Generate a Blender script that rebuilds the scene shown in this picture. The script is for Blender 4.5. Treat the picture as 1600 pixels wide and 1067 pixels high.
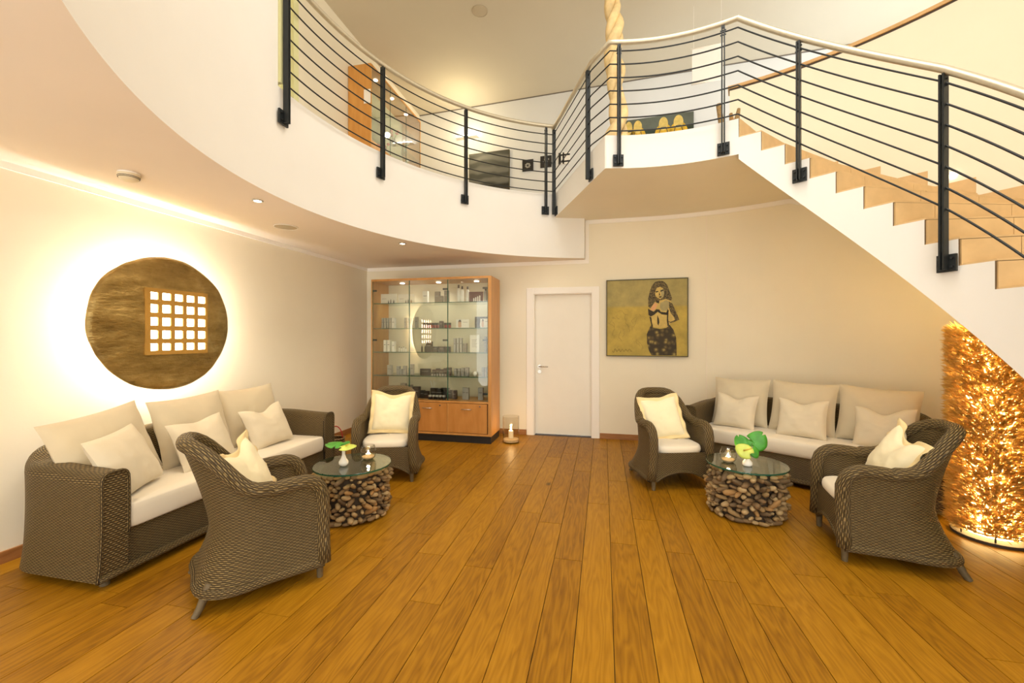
import bpy, math, random
from mathutils import Vector, Matrix, noise

# ------------------------------------------------------------------ clearing
for o in list(bpy.data.objects):
    bpy.data.objects.remove(o, do_unlink=True)
scene = bpy.context.scene
COL = scene.collection
R = math.radians
PI = math.pi
random.seed(7)

# ------------------------------------------------------------------ camera
cam_d = bpy.data.cameras.new('camera')
cam_d.sensor_width = 36.0
cam_d.lens = 36.0 * 650.0 / 1600.0
cam_d.shift_y = -5.5 / 1600.0
cam_d.clip_start = 0.05
cam_o = bpy.data.objects.new('camera', cam_d)
COL.objects.link(cam_o)
cam_o.location = (0, 0, 1.4)
cam_o.rotation_euler = (R(90), 0, R(12.4))
scene.camera = cam_o

# ------------------------------------------------------------------ world, exposure, large lights
scene.view_settings.view_transform = 'Standard'
scene.view_settings.look = 'None'
scene.view_settings.gamma = 1.0
scene.view_settings.exposure = 0.28
scene.view_settings.use_curve_mapping = False
w = bpy.data.worlds.new('world')
scene.world = w
w.use_nodes = True
wb = w.node_tree.nodes['Background']
wb.inputs[0].default_value = (1.0, 0.955, 0.845, 1)
wb.inputs[1].default_value = 2.35


def area(name, loc, rot, size, power, color, size_y=None):
    d = bpy.data.lights.new(name, 'AREA')
    d.energy = power
    d.color = color
    d.size = size
    if size_y:
        d.shape = 'RECTANGLE'
        d.size_y = size_y
    o = bpy.data.objects.new(name, d)
    COL.objects.link(o)
    o.location = loc
    o.rotation_euler = rot
    return o


def point(name, loc, power, color, radius=0.03):
    d = bpy.data.lights.new(name, 'POINT')
    d.energy = power
    d.color = color
    d.shadow_soft_size = radius
    o = bpy.data.objects.new(name, d)
    COL.objects.link(o)
    o.location = loc
    return o


def spot(name, loc, power, color, angle=100, blend=0.6, rot=(0, 0, 0)):
    d = bpy.data.lights.new(name, 'SPOT')
    d.energy = power
    d.color = color
    d.spot_size = R(angle)
    d.spot_blend = blend
    d.shadow_soft_size = 0.04
    o = bpy.data.objects.new(name, d)
    COL.objects.link(o)
    o.location = loc
    o.rotation_euler = rot
    return o


WARM = (1.0, 0.80, 0.52)
area('void_fill_light', (0.6, 2.4, 5.86), (0, 0, 0), 2.2, 85, (1.0, 0.96, 0.88))  # unseen area light added for general brightness in the void
area('gallery_fill_light', (-2.9, 0.0, 5.86), (0, 0, 0), 1.0, 30, WARM)  # added warm fill above the gallery, without a fixture
area('upper_daylight_fill', (3.6, 6.2, 3.55), (R(180), 0, 0), 1.2, 22, (0.42, 0.66, 1.0))  # unseen, added in place of cool daylight on the upper ceiling
point('gallery_uplight', (-2.55, 7.2, 5.25), 15, (1.0, 0.84, 0.50), 0.05)
point('upper_hall_fill', (0.9, 6.9, 5.1), 3, (0.85, 0.92, 1.0), 0.15)  # bare point light added to brighten the upper back wall

# ------------------------------------------------------------------ mesh builder


class MB:
    def __init__(s):
        s.v = []
        s.f = []
        s.uv = []
        s.has_uv = False

    def face(s, idx, uv=None):
        s.f.append(tuple(idx))
        s.uv.append(uv)
        if uv:
            s.has_uv = True

    def box(s, x0, x1, y0, y1, z0, z1):
        b = len(s.v)
        s.v += [(x0, y0, z0), (x1, y0, z0), (x1, y1, z0), (x0, y1, z0), (x0, y0, z1), (x1, y0, z1), (x1, y1, z1), (x0, y1, z1)]
        for q in ((0, 3, 2, 1), (4, 5, 6, 7), (0, 1, 5, 4), (1, 2, 6, 5), (2, 3, 7, 6), (3, 0, 4, 7)):
            s.face([b + i for i in q])
        return s

    def obox(s, c, ax, ay, az, hx, hy, hz):
        """box with centre c, unit axes and half sizes"""
        b = len(s.v)
        c = Vector(c)
        ax, ay, az = Vector(ax), Vector(ay), Vector(az)
        for k in ((-1, -1, -1), (1, -1, -1), (1, 1, -1), (-1, 1, -1), (-1, -1, 1), (1, -1, 1), (1, 1, 1), (-1, 1, 1)):
            s.v.append(tuple(c + ax * hx * k[0] + ay * hy * k[1] + az * hz * k[2]))
        for q in ((0, 3, 2, 1), (4, 5, 6, 7), (0, 1, 5, 4), (1, 2, 6, 5), (2, 3, 7, 6), (3, 0, 4, 7)):
            s.face([b + i for i in q])
        return s

    def prism(s, poly, z0, z1):
        b = len(s.v)
        n = len(poly)
        s.v += [(p[0], p[1], z0) for p in poly] + [(p[0], p[1], z1) for p in poly]
        s.face([b + i for i in range(n)][::-1])
        s.face([b + n + i for i in range(n)])
        for i in range(n):
            j = (i + 1) % n
            s.face([b + i, b + j, b + n + j, b + n + i])
        return s

    def plate(s, poly, y0, y1):
        """polygon in x,z extruded along y"""
        b = len(s.v)
        n = len(poly)
        s.v += [(p[0], y0, p[1]) for p in poly] + [(p[0], y1, p[1]) for p in poly]
        s.face([b + i for i in range(n)])
        s.face([b + n + i for i in range(n)][::-1])
        for i in range(n):
            j = (i + 1) % n
            s.face([b + j, b + i, b + n + i, b + n + j])
        return s

    def tube(s, path, r, n=8, closed=False, cap=True, up=(0, 0, 1), flat=1.0, uvk=None):
        """tube along path; r number or list; flat squeezes along up"""
        b = len(s.v)
        P = [Vector(p) for p in path]
        m = len(P)
        upv = Vector(up) if up is not None else None
        pside = None
        L = 0.0
        Ls = []
        for i in range(m):
            if i:
                L += (P[i] - P[i - 1]).length
            Ls.append(L)
        for i in range(m):
            a = P[(i - 1) % m] if (closed or i > 0) else P[i]
            c = P[(i + 1) % m] if (closed or i < m - 1) else P[i]
            t = (c - a).normalized()
            if upv is None and pside is not None:
                side = pside - t * pside.dot(t)
            else:
                side = t.cross(upv if upv is not None else Vector((0.13, 0.31, 1.0)))
            if side.length < 1e-4:
                side = t.cross(Vector((1, 0, 0)))
            side.normalize()
            pside = side
            nn = side.cross(t).normalized()
            ri = r[i] if isinstance(r, (list, tuple)) else r
            for k in range(n):
                an = 2 * PI * k / n
                s.v.append(tuple(P[i] + side * math.cos(an) * ri + nn * math.sin(an) * ri * flat))
        cnt = m if closed else m - 1
        rr = r[0] if isinstance(r, (list, tuple)) else r
        for i in range(cnt):
            j = (i + 1) % m
            for k in range(n):
                k2 = (k + 1) % n
                uv = None
                if uvk:
                    l0, l1 = Ls[i], Ls[j] if j else Ls[i] + 0.02
                    c0, c1 = k * 2 * PI * rr / n, (k + 1) * 2 * PI * rr / n
                    uv = [(l0, c0), (l0, c1), (l1, c1), (l1, c0)]
                s.face([b + i * n + k, b + i * n + k2, b + j * n + k2, b + j * n + k], uv)
        if cap and not closed:
            s.face([b + k for k in range(n)][::-1], [(0, 0)] * n if uvk else None)
            s.face([b + (m - 1) * n + k for k in range(n)], [(0, 0)] * n if uvk else None)
        return s

    def lathe(s, prof, n=24, c=(0, 0, 0)):
        b = len(s.v)
        m = len(prof)
        for (r, z) in prof:
            for k in range(n):
                a = 2 * PI * k / n
                s.v.append((c[0] + r * math.cos(a), c[1] + r * math.sin(a), c[2] + z))
        for i in range(m - 1):
            for k in range(n):
                k2 = (k + 1) % n
                s.face([b + i * n + k, b + i * n + k2, b + (i + 1) * n + k2, b + (i + 1) * n + k])
        if prof[0][0] > 1e-5:
            s.face([b + k for k in range(n)][::-1])
        if prof[-1][0] > 1e-5:
            s.face([b + (m - 1) * n + k for k in range(n)])
        return s

    def grid(s, rows, uvs=None, closed=False):
        b = len(s.v)
        m, n = len(rows), len(rows[0])
        for r in rows:
            s.v += [tuple(p) for p in r]
        for i in range(m - 1):
            for j in range(n if closed else n - 1):
                j2 = (j + 1) % n
                uv = [uvs[i][j], uvs[i][j2], uvs[i + 1][j2], uvs[i + 1][j]] if uvs else None
                s.face([b + i * n + j, b + i * n + j2, b + (i + 1) * n + j2, b + (i + 1) * n + j], uv)
        return s

    def mesh(s, name, smooth=False):
        me = bpy.data.meshes.new(name)
        me.from_pydata(s.v, [], s.f)
        if s.has_uv:
            l = me.uv_layers.new(name='UVMap')
            i = 0
            data = []
            for f, uv in zip(s.f, s.uv):
                for k in range(len(f)):
                    data += uv[k] if uv else (0.0, 0.0)
            l.data.foreach_set('uv', data)
        if smooth:
            me.polygons.foreach_set('use_smooth', [True] * len(me.polygons))
        me.update()
        return me

    def build(s, name, mat, parent=None, smooth=False, bevel=0.0, autosmooth=None):
        me = s.mesh(name, smooth)
        me.materials.append(mat)
        return link(name, me, parent, bevel, autosmooth)


def link(name, me, parent=None, bevel=0.0, autosmooth=None):
    o = bpy.data.objects.new(name, me)
    COL.objects.link(o)
    if parent is not None:
        o.parent = parent
    if bevel:
        md = o.modifiers.new('bevel', 'BEVEL')
        md.width = bevel
        md.segments = 2
        md.limit_method = 'ANGLE'
    if autosmooth:
        try:
            me.set_sharp_from_angle(angle=R(autosmooth))
        except Exception:
            pass
    return o


def tag(o, label, cat, group=None):
    o['label'] = label
    o['category'] = cat
    if group:
        o['group'] = group
    return o


def struct(o, label=None):
    o['kind'] = 'structure'
    if label:
        o['label'] = label
    return o


def thing(name, label, cat, loc=(0, 0, 0), rz=0.0, group=None):
    o = bpy.data.objects.new(name, None)
    COL.objects.link(o)
    o.empty_display_size = 0.1
    o.location = loc
    o.rotation_euler = (0, 0, rz)
    return tag(o, label, cat, group)


def copy_tree(o, parent=None):
    c = o.copy()
    COL.objects.link(c)
    if parent is not None:
        c.parent = parent
    for ch in list(o.children):
        copy_tree(ch, c)
    return c


def lerp(a, b, t):
    return a + (b - a) * t


def sstep(t):
    t = max(0.0, min(1.0, t))
    return t * t * (3 - 2 * t)


# ------------------------------------------------------------------ materials


class NT:
    def __init__(s, name):
        s.m = bpy.data.materials.new(name)
        s.m.use_nodes = True
        s.t = s.m.node_tree
        s.b = s.t.nodes['Principled BSDF']
        s.out = s.t.nodes['Material Output']

    def n(s, typ, **kw):
        nd = s.t.nodes.new(typ)
        for k, v in kw.items():
            setattr(nd, k, v)
        return nd

    def l(s, a, b):
        s.t.links.new(a, b)

    def math(s, op, a, b=None, c=None):
        nd = s.n('ShaderNodeMath', operation=op)
        for i, x in enumerate((a, b, c)):
            if x is None:
                continue
            if isinstance(x, (int, float)):
                nd.inputs[i].default_value = x
            else:
                s.l(x, nd.inputs[i])
        return nd.outputs[0]

    def ramp(s, fac, stops):
        nd = s.n('ShaderNodeValToRGB')
        el = nd.color_ramp.elements
        while len(el) < len(stops):
            el.new(0.5)
        for e, (p, c) in zip(el, stops):
            e.position = p
            e.color = (*c, 1)
        s.l(fac, nd.inputs[0])
        return nd.outputs[0]

    def bump(s, h, strength=0.3, dist=0.01):
        nd = s.n('ShaderNodeBump')
        nd.inputs['Strength'].default_value = strength
        nd.inputs['Distance'].default_value = dist
        s.l(h, nd.inputs['Height'])
        s.l(nd.outputs[0], s.b.inputs['Normal'])

    def noise(s, vec=None, scale=5.0, detail=3.0, rough=0.55):
        nd = s.n('ShaderNodeTexNoise')
        nd.inputs['Scale'].default_value = scale
        nd.inputs['Detail'].default_value = detail
        nd.inputs['Roughness'].default_value = rough
        if vec is not None:
            s.l(vec, nd.inputs['Vector'])
        return nd.outputs[0]

    def mapping(s, vec, scale=(1, 1, 1)):
        nd = s.n('ShaderNodeMapping')
        nd.inputs['Scale'].default_value = scale
        s.l(vec, nd.inputs['Vector'])
        return nd.outputs[0]


def plain(name, col, rough=0.6, metal=0.0, var=0.0, vscale=6.0, bump=0.0, bscale=60.0, spec=0.5, sheen=0.0):
    k = NT(name)
    k.b.inputs['Base Color'].default_value = (*col, 1)
    k.b.inputs['Roughness'].default_value = rough
    k.b.inputs['Metallic'].default_value = metal
    k.b.inputs['Specular IOR Level'].default_value = spec
    if sheen:
        k.b.inputs['Sheen Weight'].default_value = sheen
    tc = k.n('ShaderNodeTexCoord')
    if var:
        f = k.noise(tc.outputs['Object'], vscale)
        k.l(k.ramp(f, [(0.3, tuple(c * (1 - var) for c in col)), (0.7, tuple(min(1, c * (1 + var)) for c in col))]), k.b.inputs['Base Color'])
    if bump:
        k.bump(k.noise(tc.outputs['Object'], bscale, 4), bump, 0.01)
    return k.m


def emit(name, col, strength):
    k = NT(name)
    k.b.inputs['Base Color'].default_value = (*col, 1)
    k.b.inputs['Emission Color'].default_value = (*col, 1)
    k.b.inputs['Emission Strength'].default_value = strength
    return k.m


def glass(name, tint=(0.95, 1.0, 0.97), ior=1.5, rough=0.0, boost=1.0):
    k = NT(name)
    tr = k.n('ShaderNodeBsdfTransparent')
    tr.inputs[0].default_value = (*tint, 1)
    gl = k.n('ShaderNodeBsdfGlossy')
    gl.inputs['Roughness'].default_value = rough
    ge = k.n('ShaderNodeNewGeometry')
    dt = k.n('ShaderNodeVectorMath', operation='DOT_PRODUCT')
    k.l(ge.outputs['Incoming'], dt.inputs[0])
    k.l(ge.outputs['Normal'], dt.inputs[1])
    f0 = ((ior - 1) / (ior + 1)) ** 2
    pw = k.math('POWER', k.math('SUBTRACT', 1.0, k.math('ABSOLUTE', dt.outputs['Value'])), 5.0)
    frs = k.math('ADD', k.math('MULTIPLY', pw, 1 - f0), f0)
    mx = k.n('ShaderNodeMixShader')
    fac = k.math('MINIMUM', k.math('MULTIPLY', frs, boost), 1.0)
    k.l(fac, mx.inputs[0])
    k.l(tr.outputs[0], mx.inputs[1])
    k.l(gl.outputs[0], mx.inputs[2])
    k.l(mx.outputs[0], k.out.inputs['Surface'])
    return k.m


def wicker(name, pitch=0.011, warp=0.036, dark=(0.022, 0.013, 0.004), mid=(0.110, 0.069, 0.021), light=(0.275, 0.190, 0.072), diag=0.0):
    k = NT(name)
    tc = k.n('ShaderNodeTexCoord')
    sep = k.n('ShaderNodeSeparateXYZ')
    k.l(tc.outputs['UV'], sep.inputs[0])
    u, v = sep.outputs[0], sep.outputs[1]
    if diag:
        v = k.math('ADD', v, k.math('MULTIPLY', u, diag))
    row = k.math('DIVIDE', v, pitch)
    par = k.math('MULTIPLY', k.math('FLOOR', row), PI)
    strand = k.math('ABSOLUTE', k.math('SINE', k.math('MULTIPLY', row, PI)))
    col = k.math('MULTIPLY', k.math('DIVIDE', u, warp), 2 * PI)
    weave = k.math('MINIMUM', k.math('MAXIMUM', k.math('MULTIPLY', k.math('SINE', k.math('ADD', col, par)), 2.2), -1.0), 1.0)
    h = k.math('MULTIPLY', k.math('POWER', strand, 0.7), k.math('ADD', k.math('MULTIPLY', weave, 0.24), 0.76))
    nz = k.noise(k.mapping(tc.outputs['UV'], (25, 140, 1)), 1.0, 2)
    hv = k.math('ADD', h, k.math('MULTIPLY', k.math('SUBTRACT', nz, 0.5), 0.5))
    k.l(k.ramp(hv, [(0.10, dark), (0.55, mid), (1.0, light)]), k.b.inputs['Base Color'])
    k.b.inputs['Roughness'].default_value = 0.55
    k.bump(h, 1.0, 0.007)
    return k.m


def wood(name, c1, c2, scale=(1, 1, 1), rough=0.4, coat=0.0):
    k = NT(name)
    tc = k.n('ShaderNodeTexCoord')
    mp = k.mapping(tc.outputs['Object'], scale)
    f = k.noise(mp, 6.0, 6, 0.6)
    k.l(k.ramp(f, [(0.3, c1), (0.7, c2)]), k.b.inputs['Base Color'])
    k.b.inputs['Roughness'].default_value = rough
    return k.m


def floor_mat():
    k = NT('oak_plank')
    g = k.n('ShaderNodeNewGeometry')
    oi = k.n('ShaderNodeObjectInfo')
    comb = k.n('ShaderNodeCombineXYZ')
    k.l(k.math('MULTIPLY', oi.outputs['Random'], 37.0), comb.inputs[0])
    k.l(k.math('MULTIPLY', oi.outputs['Random'], 91.0), comb.inputs[1])
    k.l(k.math('MULTIPLY', oi.outputs['Random'], 53.0), comb.inputs[2])
    va = k.n('ShaderNodeVectorMath', operation='ADD')
    k.l(g.outputs['Position'], va.inputs[0])
    k.l(comb.outputs[0], va.inputs[1])
    # cathedral grain: distorted bands across the plank
    mp = k.mapping(va.outputs[0], (5.0, 0.55, 1))
    n1 = k.noise(mp, 1.6, 3, 0.5)
    bands = k.math('FRACT', k.math('MULTIPLY', n1, 13.0))
    bands = k.math('ABSOLUTE', k.math('SUBTRACT', bands, 0.5))
    fine = k.noise(k.mapping(va.outputs[0], (60, 3.0, 1)), 1.5, 4, 0.6)
    mott = k.noise(k.mapping(va.outputs[0], (2.4, 0.8, 1)), 1.5, 4)
    f = k.math('ADD', k.math('MULTIPLY', bands, 0.46), k.math('MULTIPLY', fine, 0.42))
    f = k.math('ADD', f, k.math('MULTIPLY', mott, 0.40))
    f = k.math('ADD', f, k.math('MULTIPLY', k.math('SUBTRACT', oi.outputs['Random'], 0.5), 0.22))
    c = k.ramp(f, [(0.15, (0.15, 0.057, 0.002)), (0.50, (0.315, 0.138, 0.005)), (0.90, (0.46, 0.222, 0.012))])
    # knots
    vo = k.n('ShaderNodeTexVoronoi')
    vo.inputs['Scale'].default_value = 1.0
    k.l(k.mapping(va.outputs[0], (1.9, 0.95, 1)), vo.inputs['Vector'])
    kn = k.ramp(vo.outputs['Distance'], [(0.012, (0.25, 0.25, 0.25)), (0.06, (1, 1, 1))])
    mx = k.n('ShaderNodeMix', data_type='RGBA', blend_type='MULTIPLY')
    mx.inputs['Factor'].default_value = 1.0
    k.l(c, mx.inputs['A'])
    k.l(kn, mx.inputs['B'])
    k.l(mx.outputs['Result'], k.b.inputs['Base Color'])
    k.b.inputs['Roughness'].default_value = 0.42
    k.b.inputs['Specular IOR Level'].default_value = 0.22
    k.bump(fine, 0.05, 0.004)
    return k.m


def brass_mat():
    k = NT('beaten_brass')
    tc = k.n('ShaderNodeTexCoord')
    a = k.noise(k.mapping(tc.outputs['Object'], (1, 1, 3.2)), 3.2, 5, 0.6)
    b = k.noise(tc.outputs['Object'], 11.0, 4, 0.6)
    f = k.math('ADD', k.math('MULTIPLY', a, 0.7), k.math('MULTIPLY', b, 0.3))
    k.l(k.ramp(f, [(0.30, (0.19, 0.122, 0.034)), (0.52, (0.34, 0.23, 0.072)), (0.75, (0.56, 0.40, 0.15))]), k.b.inputs['Base Color'])
    k.b.inputs['Metallic'].default_value = 0.6
    k.b.inputs['Roughness'].default_value = 0.34
    k.bump(f, 0.8, 0.035)
    return k.m


def leaf_lamp_mat():
    k = NT('gold_leaf')
    oi = k.n('ShaderNodeTexCoord')
    f = k.noise(oi.outputs['Object'], 30.0, 2)
    k.l(k.ramp(f, [(0.3, (0.42, 0.26, 0.06)), (0.7, (0.76, 0.54, 0.18))]), k.b.inputs['Base Color'])
    k.b.inputs['Roughness'].default_value = 0.3
    k.b.inputs['Metallic'].default_value = 0.25
    tl = k.n('ShaderNodeBsdfTranslucent')
    tl.inputs[0].default_value = (0.82, 0.60, 0.22, 1)
    mx = k.n('ShaderNodeMixShader')
    mx.inputs[0].default_value = 0.46
    k.l(k.b.outputs[0], mx.inputs[1])
    k.l(tl.outputs[0], mx.inputs[2])
    k.l(mx.outputs[0], k.out.inputs['Surface'])
    return k.m


M = {}
M['wall'] = plain('warm_plaster', (0.87, 0.80, 0.64), 0.85, var=0.02, vscale=1.5, bump=0.04, bscale=90)
M['fascia'] = plain('white_plaster', (0.86, 0.84, 0.80), 0.85, var=0.015, vscale=2, bump=0.03, bscale=90)
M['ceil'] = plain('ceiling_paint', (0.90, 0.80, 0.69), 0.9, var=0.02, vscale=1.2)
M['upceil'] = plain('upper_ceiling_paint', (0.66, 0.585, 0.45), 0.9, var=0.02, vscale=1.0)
M['upwall'] = plain('upper_wall_paint', (0.76, 0.755, 0.74), 0.9, var=0.02, vscale=1.0)
M['trim'] = plain('white_trim', (0.94, 0.89, 0.82), 0.6)
M['door'] = plain('door_lacquer', (0.86, 0.81, 0.71), 0.4, var=0.01)
M['green'] = plain('wall_end_light_tint', (0.72, 0.70, 0.38), 0.6)  # yellow-green light on the gallery wall end, put into the colour
M['plank'] = floor_mat()
M['subfloor'] = plain('subfloor', (0.035, 0.016, 0.005), 0.9, var=0.2)
M['skirt'] = wood('baseboard_wood', (0.28, 0.11, 0.03), (0.42, 0.19, 0.06), (1, 1, 8), 0.5)
M['tile'] = plain('sandstone_tile', (0.68, 0.46, 0.22), 0.5, var=0.07, vscale=9, bump=0.03)
M['grout'] = plain('grout', (0.60, 0.50, 0.38), 0.9, var=0.05)
M['joint'] = plain('joint_nosing_shade', (0.16, 0.10, 0.045), 0.9)  # tile joints, darkened to paint the shade under the tread nosings
M['capwood'] = wood('parapet_wood', (0.55, 0.32, 0.12), (0.70, 0.43, 0.18), (1, 1, 4), 0.5)
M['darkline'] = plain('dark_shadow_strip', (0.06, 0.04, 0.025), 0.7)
M['steel'] = plain('painted_dark_steel', (0.018, 0.022, 0.024), 0.45, 0.3, var=0.1, vscale=20)
M['rod'] = plain('dark_rod', (0.022, 0.025, 0.026), 0.4, 0.4)
M['bolt'] = plain('bolt_steel', (0.05, 0.055, 0.06), 0.35, 0.8)
M['rail'] = plain('brushed_steel', (0.62, 0.56, 0.43), 0.42, 0.6, var=0.05, vscale=30)
M['chrome'] = plain('satin_chrome', (0.62, 0.60, 0.56), 0.25, 0.9)
M['wick'] = wicker('wicker', 0.0082, 0.032)
M['wickfine'] = wicker('wicker_fine', 0.009, 0.024)
M['wickrim'] = wicker('wicker_rim', 0.0105, 0.048, diag=0.10)
M['wickpanel'] = wicker('wicker_panel', 0.013, 0.026)
M['leg'] = plain('cane_leg', (0.12, 0.085, 0.04), 0.6, var=0.2, vscale=40)
M['seat'] = plain('seat_fabric', (0.80, 0.72, 0.58), 0.9, var=0.02, vscale=4, bump=0.06, bscale=250, sheen=0.2)
M['back'] = plain('beige_fabric', (0.62, 0.53, 0.37), 0.9, var=0.04, vscale=3, bump=0.55, bscale=7, sheen=0.2)
M['throw'] = plain('light_beige_fabric', (0.70, 0.61, 0.45), 0.9, var=0.03, vscale=3, bump=0.55, bscale=7, sheen=0.2)
M['cream'] = plain('cream_cotton', (0.90, 0.80, 0.54), 0.85, var=0.03, vscale=5, bump=0.6, bscale=8, sheen=0.2)
M['cream2'] = plain('golden_cotton_flange', (0.86, 0.68, 0.36), 0.85, var=0.04, vscale=8, bump=0.07, bscale=200)
M['beech'] = wood('beech_veneer', (0.50, 0.225, 0.055), (0.62, 0.31, 0.09), (2.5, 2.5, 0.35), 0.35)
M['beechh'] = wood('beech_veneer_front', (0.46, 0.19, 0.04), (0.58, 0.265, 0.07), (2.0, 2.0, 0.4), 0.35)
M['orange'] = wood('orange_beech', (0.60, 0.26, 0.05), (0.70, 0.34, 0.08), (2, 2, 0.4), 0.35)
M['plinth'] = plain('black_plinth', (0.012, 0.010, 0.009), 0.5, var=0.2)
M['pane'] = glass('cabinet_glass', (0.965, 0.985, 0.965), 1.5, 0.0, 1.9)
M['shelf'] = glass('shelf_glass', (0.92, 0.97, 0.935), 1.5)
M['gedge'] = plain('green_glass_edge', (0.015, 0.09, 0.055), 0.2)
M['clear'] = glass('clear_glass', (0.96, 0.95, 0.92), 1.45, 0.0, 1.3)
M['tglass'] = glass('table_glass', (0.62, 0.72, 0.62), 1.5, 0.02, 1.6)
M['cabback'] = plain('cabinet_back', (0.72, 0.64, 0.47), 0.7, var=0.02)
M['brass'] = brass_mat()
M['lattice'] = plain('gilt_lattice', (0.52, 0.29, 0.06), 0.5, 0.3, var=0.1)
M['glow'] = emit('lamp_diffuser', (1.0, 0.93, 0.78), 12.0)
M['spotglow'] = emit('downlight_glow', (1.0, 0.92, 0.78), 14.0)
M['coolglow'] = emit('cabinet_spot_glow', (1.0, 0.98, 0.92), 9.0)
M['flame'] = emit('flame', (1.0, 0.72, 0.32), 22.0)
M['wax'] = plain('candle_wax', (0.95, 0.82, 0.58), 0.5)
M['sand'] = plain('sand', (0.70, 0.52, 0.30), 0.9, var=0.1, vscale=60)
M['white'] = plain('white_china', (0.86, 0.84, 0.78), 0.25)
M['leafg'] = plain('green_leaf', (0.06, 0.30, 0.025), 0.4, var=0.25, vscale=14)
M['stemg'] = plain('green_stem', (0.12, 0.30, 0.05), 0.5)
M['spathe'] = plain('yellow_green_spathe', (0.62, 0.72, 0.13), 0.35, var=0.1, vscale=20)
M['spadix'] = plain('spadix', (0.75, 0.50, 0.08), 0.6)
M['gold'] = leaf_lamp_mat()
M['tube'] = emit('lamp_tube', (1.0, 0.70, 0.27), 15.0)
M['plastic'] = plain('cream_plastic', (0.80, 0.70, 0.50), 0.5)
M['grille'] = plain('speaker_grille', (0.56, 0.47, 0.33), 0.7, bump=0.2, bscale=300)
M['basket'] = wicker('basket_weave', 0.014, 0.03, (0.05, 0.025, 0.008), (0.26, 0.14, 0.045), (0.42, 0.25, 0.09))
M['red'] = plain('red_cord', (0.45, 0.03, 0.02), 0.5)
for i, c in enumerate([(0.30, 0.19, 0.075), (0.20, 0.12, 0.05), (0.42, 0.29, 0.135), (0.13, 0.08, 0.035), (0.34, 0.185, 0.06)]):
    M['drift%d' % i] = plain('driftwood_%s' % 'abcde'[i], c, 0.75, var=0.35, vscale=45, bump=0.3, bscale=70)
M['core'] = plain('dark_wood_core', (0.05, 0.032, 0.016), 0.9, var=0.3)

# ------------------------------------------------------------------ dimensions of the place
WL, WB = -3.65, 5.93          # left wall, back wall
H, FL, SOF, TOP = 2.5, 3.37, 3.05, 5.92
CX, CY, RI, RO = 0.51, 2.37, 1.84, 3.56      # stair opening
GX, GY, GR = 0.43, 2.98, 2.92                # gallery edge


def pc(cx, cy, r, deg):
    return (cx + r * math.cos(R(deg)), cy + r * math.sin(R(deg)))


def arc(cx, cy, r, a0, a1, n):
    return [pc(cx, cy, r, lerp(a0, a1, i / n)) for i in range(n + 1)]


RISE = FL / 20.0
TH0, DTH = 68.5, 5.42
PHI = [52.4, 46.4, 40.4, 34.4, 29.4, 23.4, 15.4, 6.4, -2.6]


def inner(k):
    return pc(CX, CY, RI, TH0 - DTH * k)


def outer(k):
    p = inner(k)
    i = int(math.floor(k))
    if k >= 8:
        ph = PHI[8] - (k - 8) * DTH
    else:
        ph = lerp(PHI[i], PHI[i + 1], k - i)
    dx, dy = math.cos(R(ph)), math.sin(R(ph))
    rx, ry = p[0] - CX, p[1] - CY
    b = rx * dx + ry * dy
    c = rx * rx + ry * ry - RO * RO
    t = -b + math.sqrt(b * b - c)
    return (p[0] + dx * t, p[1] + dy * t)


# ------------------------------------------------------------------ floor and planks
fl = MB()
fl.box(WL - 0.15, 4.3, -1.2, 6.1, -0.10, -0.012)
floor = struct(fl.build('floor', M['subfloor']))
unit = MB().box(-0.5, 0.5, 0, 1, -0.012, 0.0).mesh('plank')
unit.materials.append(M['plank'])
PW = 0.176
x = WL
row = 0
rng = random.Random(3)
while x < 4.05:
    xc = x + PW / 2
    ymax = WB
    if xc > CX:
        q = 3.62 ** 2 - (xc - CX) ** 2
        ymax = CY + math.sqrt(q) if q > 0 else CY
    y = -0.6 - rng.uniform(0.0, 1.6)
    while y < ymax:
        L = rng.uniform(1.25, 2.3)
        y1 = min(y + L, ymax)
        if ymax - y1 < 0.45:
            y1 = ymax
        if y1 > -0.5:
            o = link('plank', unit, floor)
            o.location = (xc, max(y, -0.6), 0)
            o.scale = (PW - 0.0036, y1 - max(y, -0.6) - 0.003, 1)
        y = y1
    x += PW
    row += 1

# ------------------------------------------------------------------ walls
wl = MB().box(WL - 0.15, WL, -1.2, 8.2, 0, TOP)
struct(wl.build('wall_left', M['wall']))
DX0, DX1, DH = -0.985, -0.155, 2.035       # door opening
wbk = MB()
wbk.box(WL, DX0, WB, WB + 0.16, 0, SOF)
wbk.box(DX1, CX, WB, WB + 0.16, 0, SOF)
wbk.box(DX0, DX1, WB, WB + 0.16, DH, SOF)
struct(wbk.build('wall_back', M['wall']))
# curved wall behind the stair, with the parapet
cw = MB()
PA0 = 72.7


def wall_arc(mb, a0, a1, n, z0, z1, r0, r1):
    for i in range(n):
        b0, b1 = lerp(a0, a1, i / n), lerp(a0, a1, (i + 1) / n)
        p = [pc(CX, CY, r0, b0), pc(CX, CY, r0, b1), pc(CX, CY, r1, b1), pc(CX, CY, r1, b0)]
        b = len(mb.v)
        mb.v += [(q[0], q[1], z0) for q in p] + [(q[0], q[1], z1) for q in p]
        mb.face([b, b + 1, b + 5, b + 4])
        mb.face([b + 3, b + 7, b + 6, b + 2])
        mb.face([b + 4, b + 5, b + 6, b + 7])
        mb.face([b, b + 3, b + 2, b + 1])
        if i == 0:
            mb.face([b, b + 4, b + 7, b + 3])
        if i == n - 1:
            mb.face([b + 1, b + 2, b + 6, b + 5])


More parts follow.
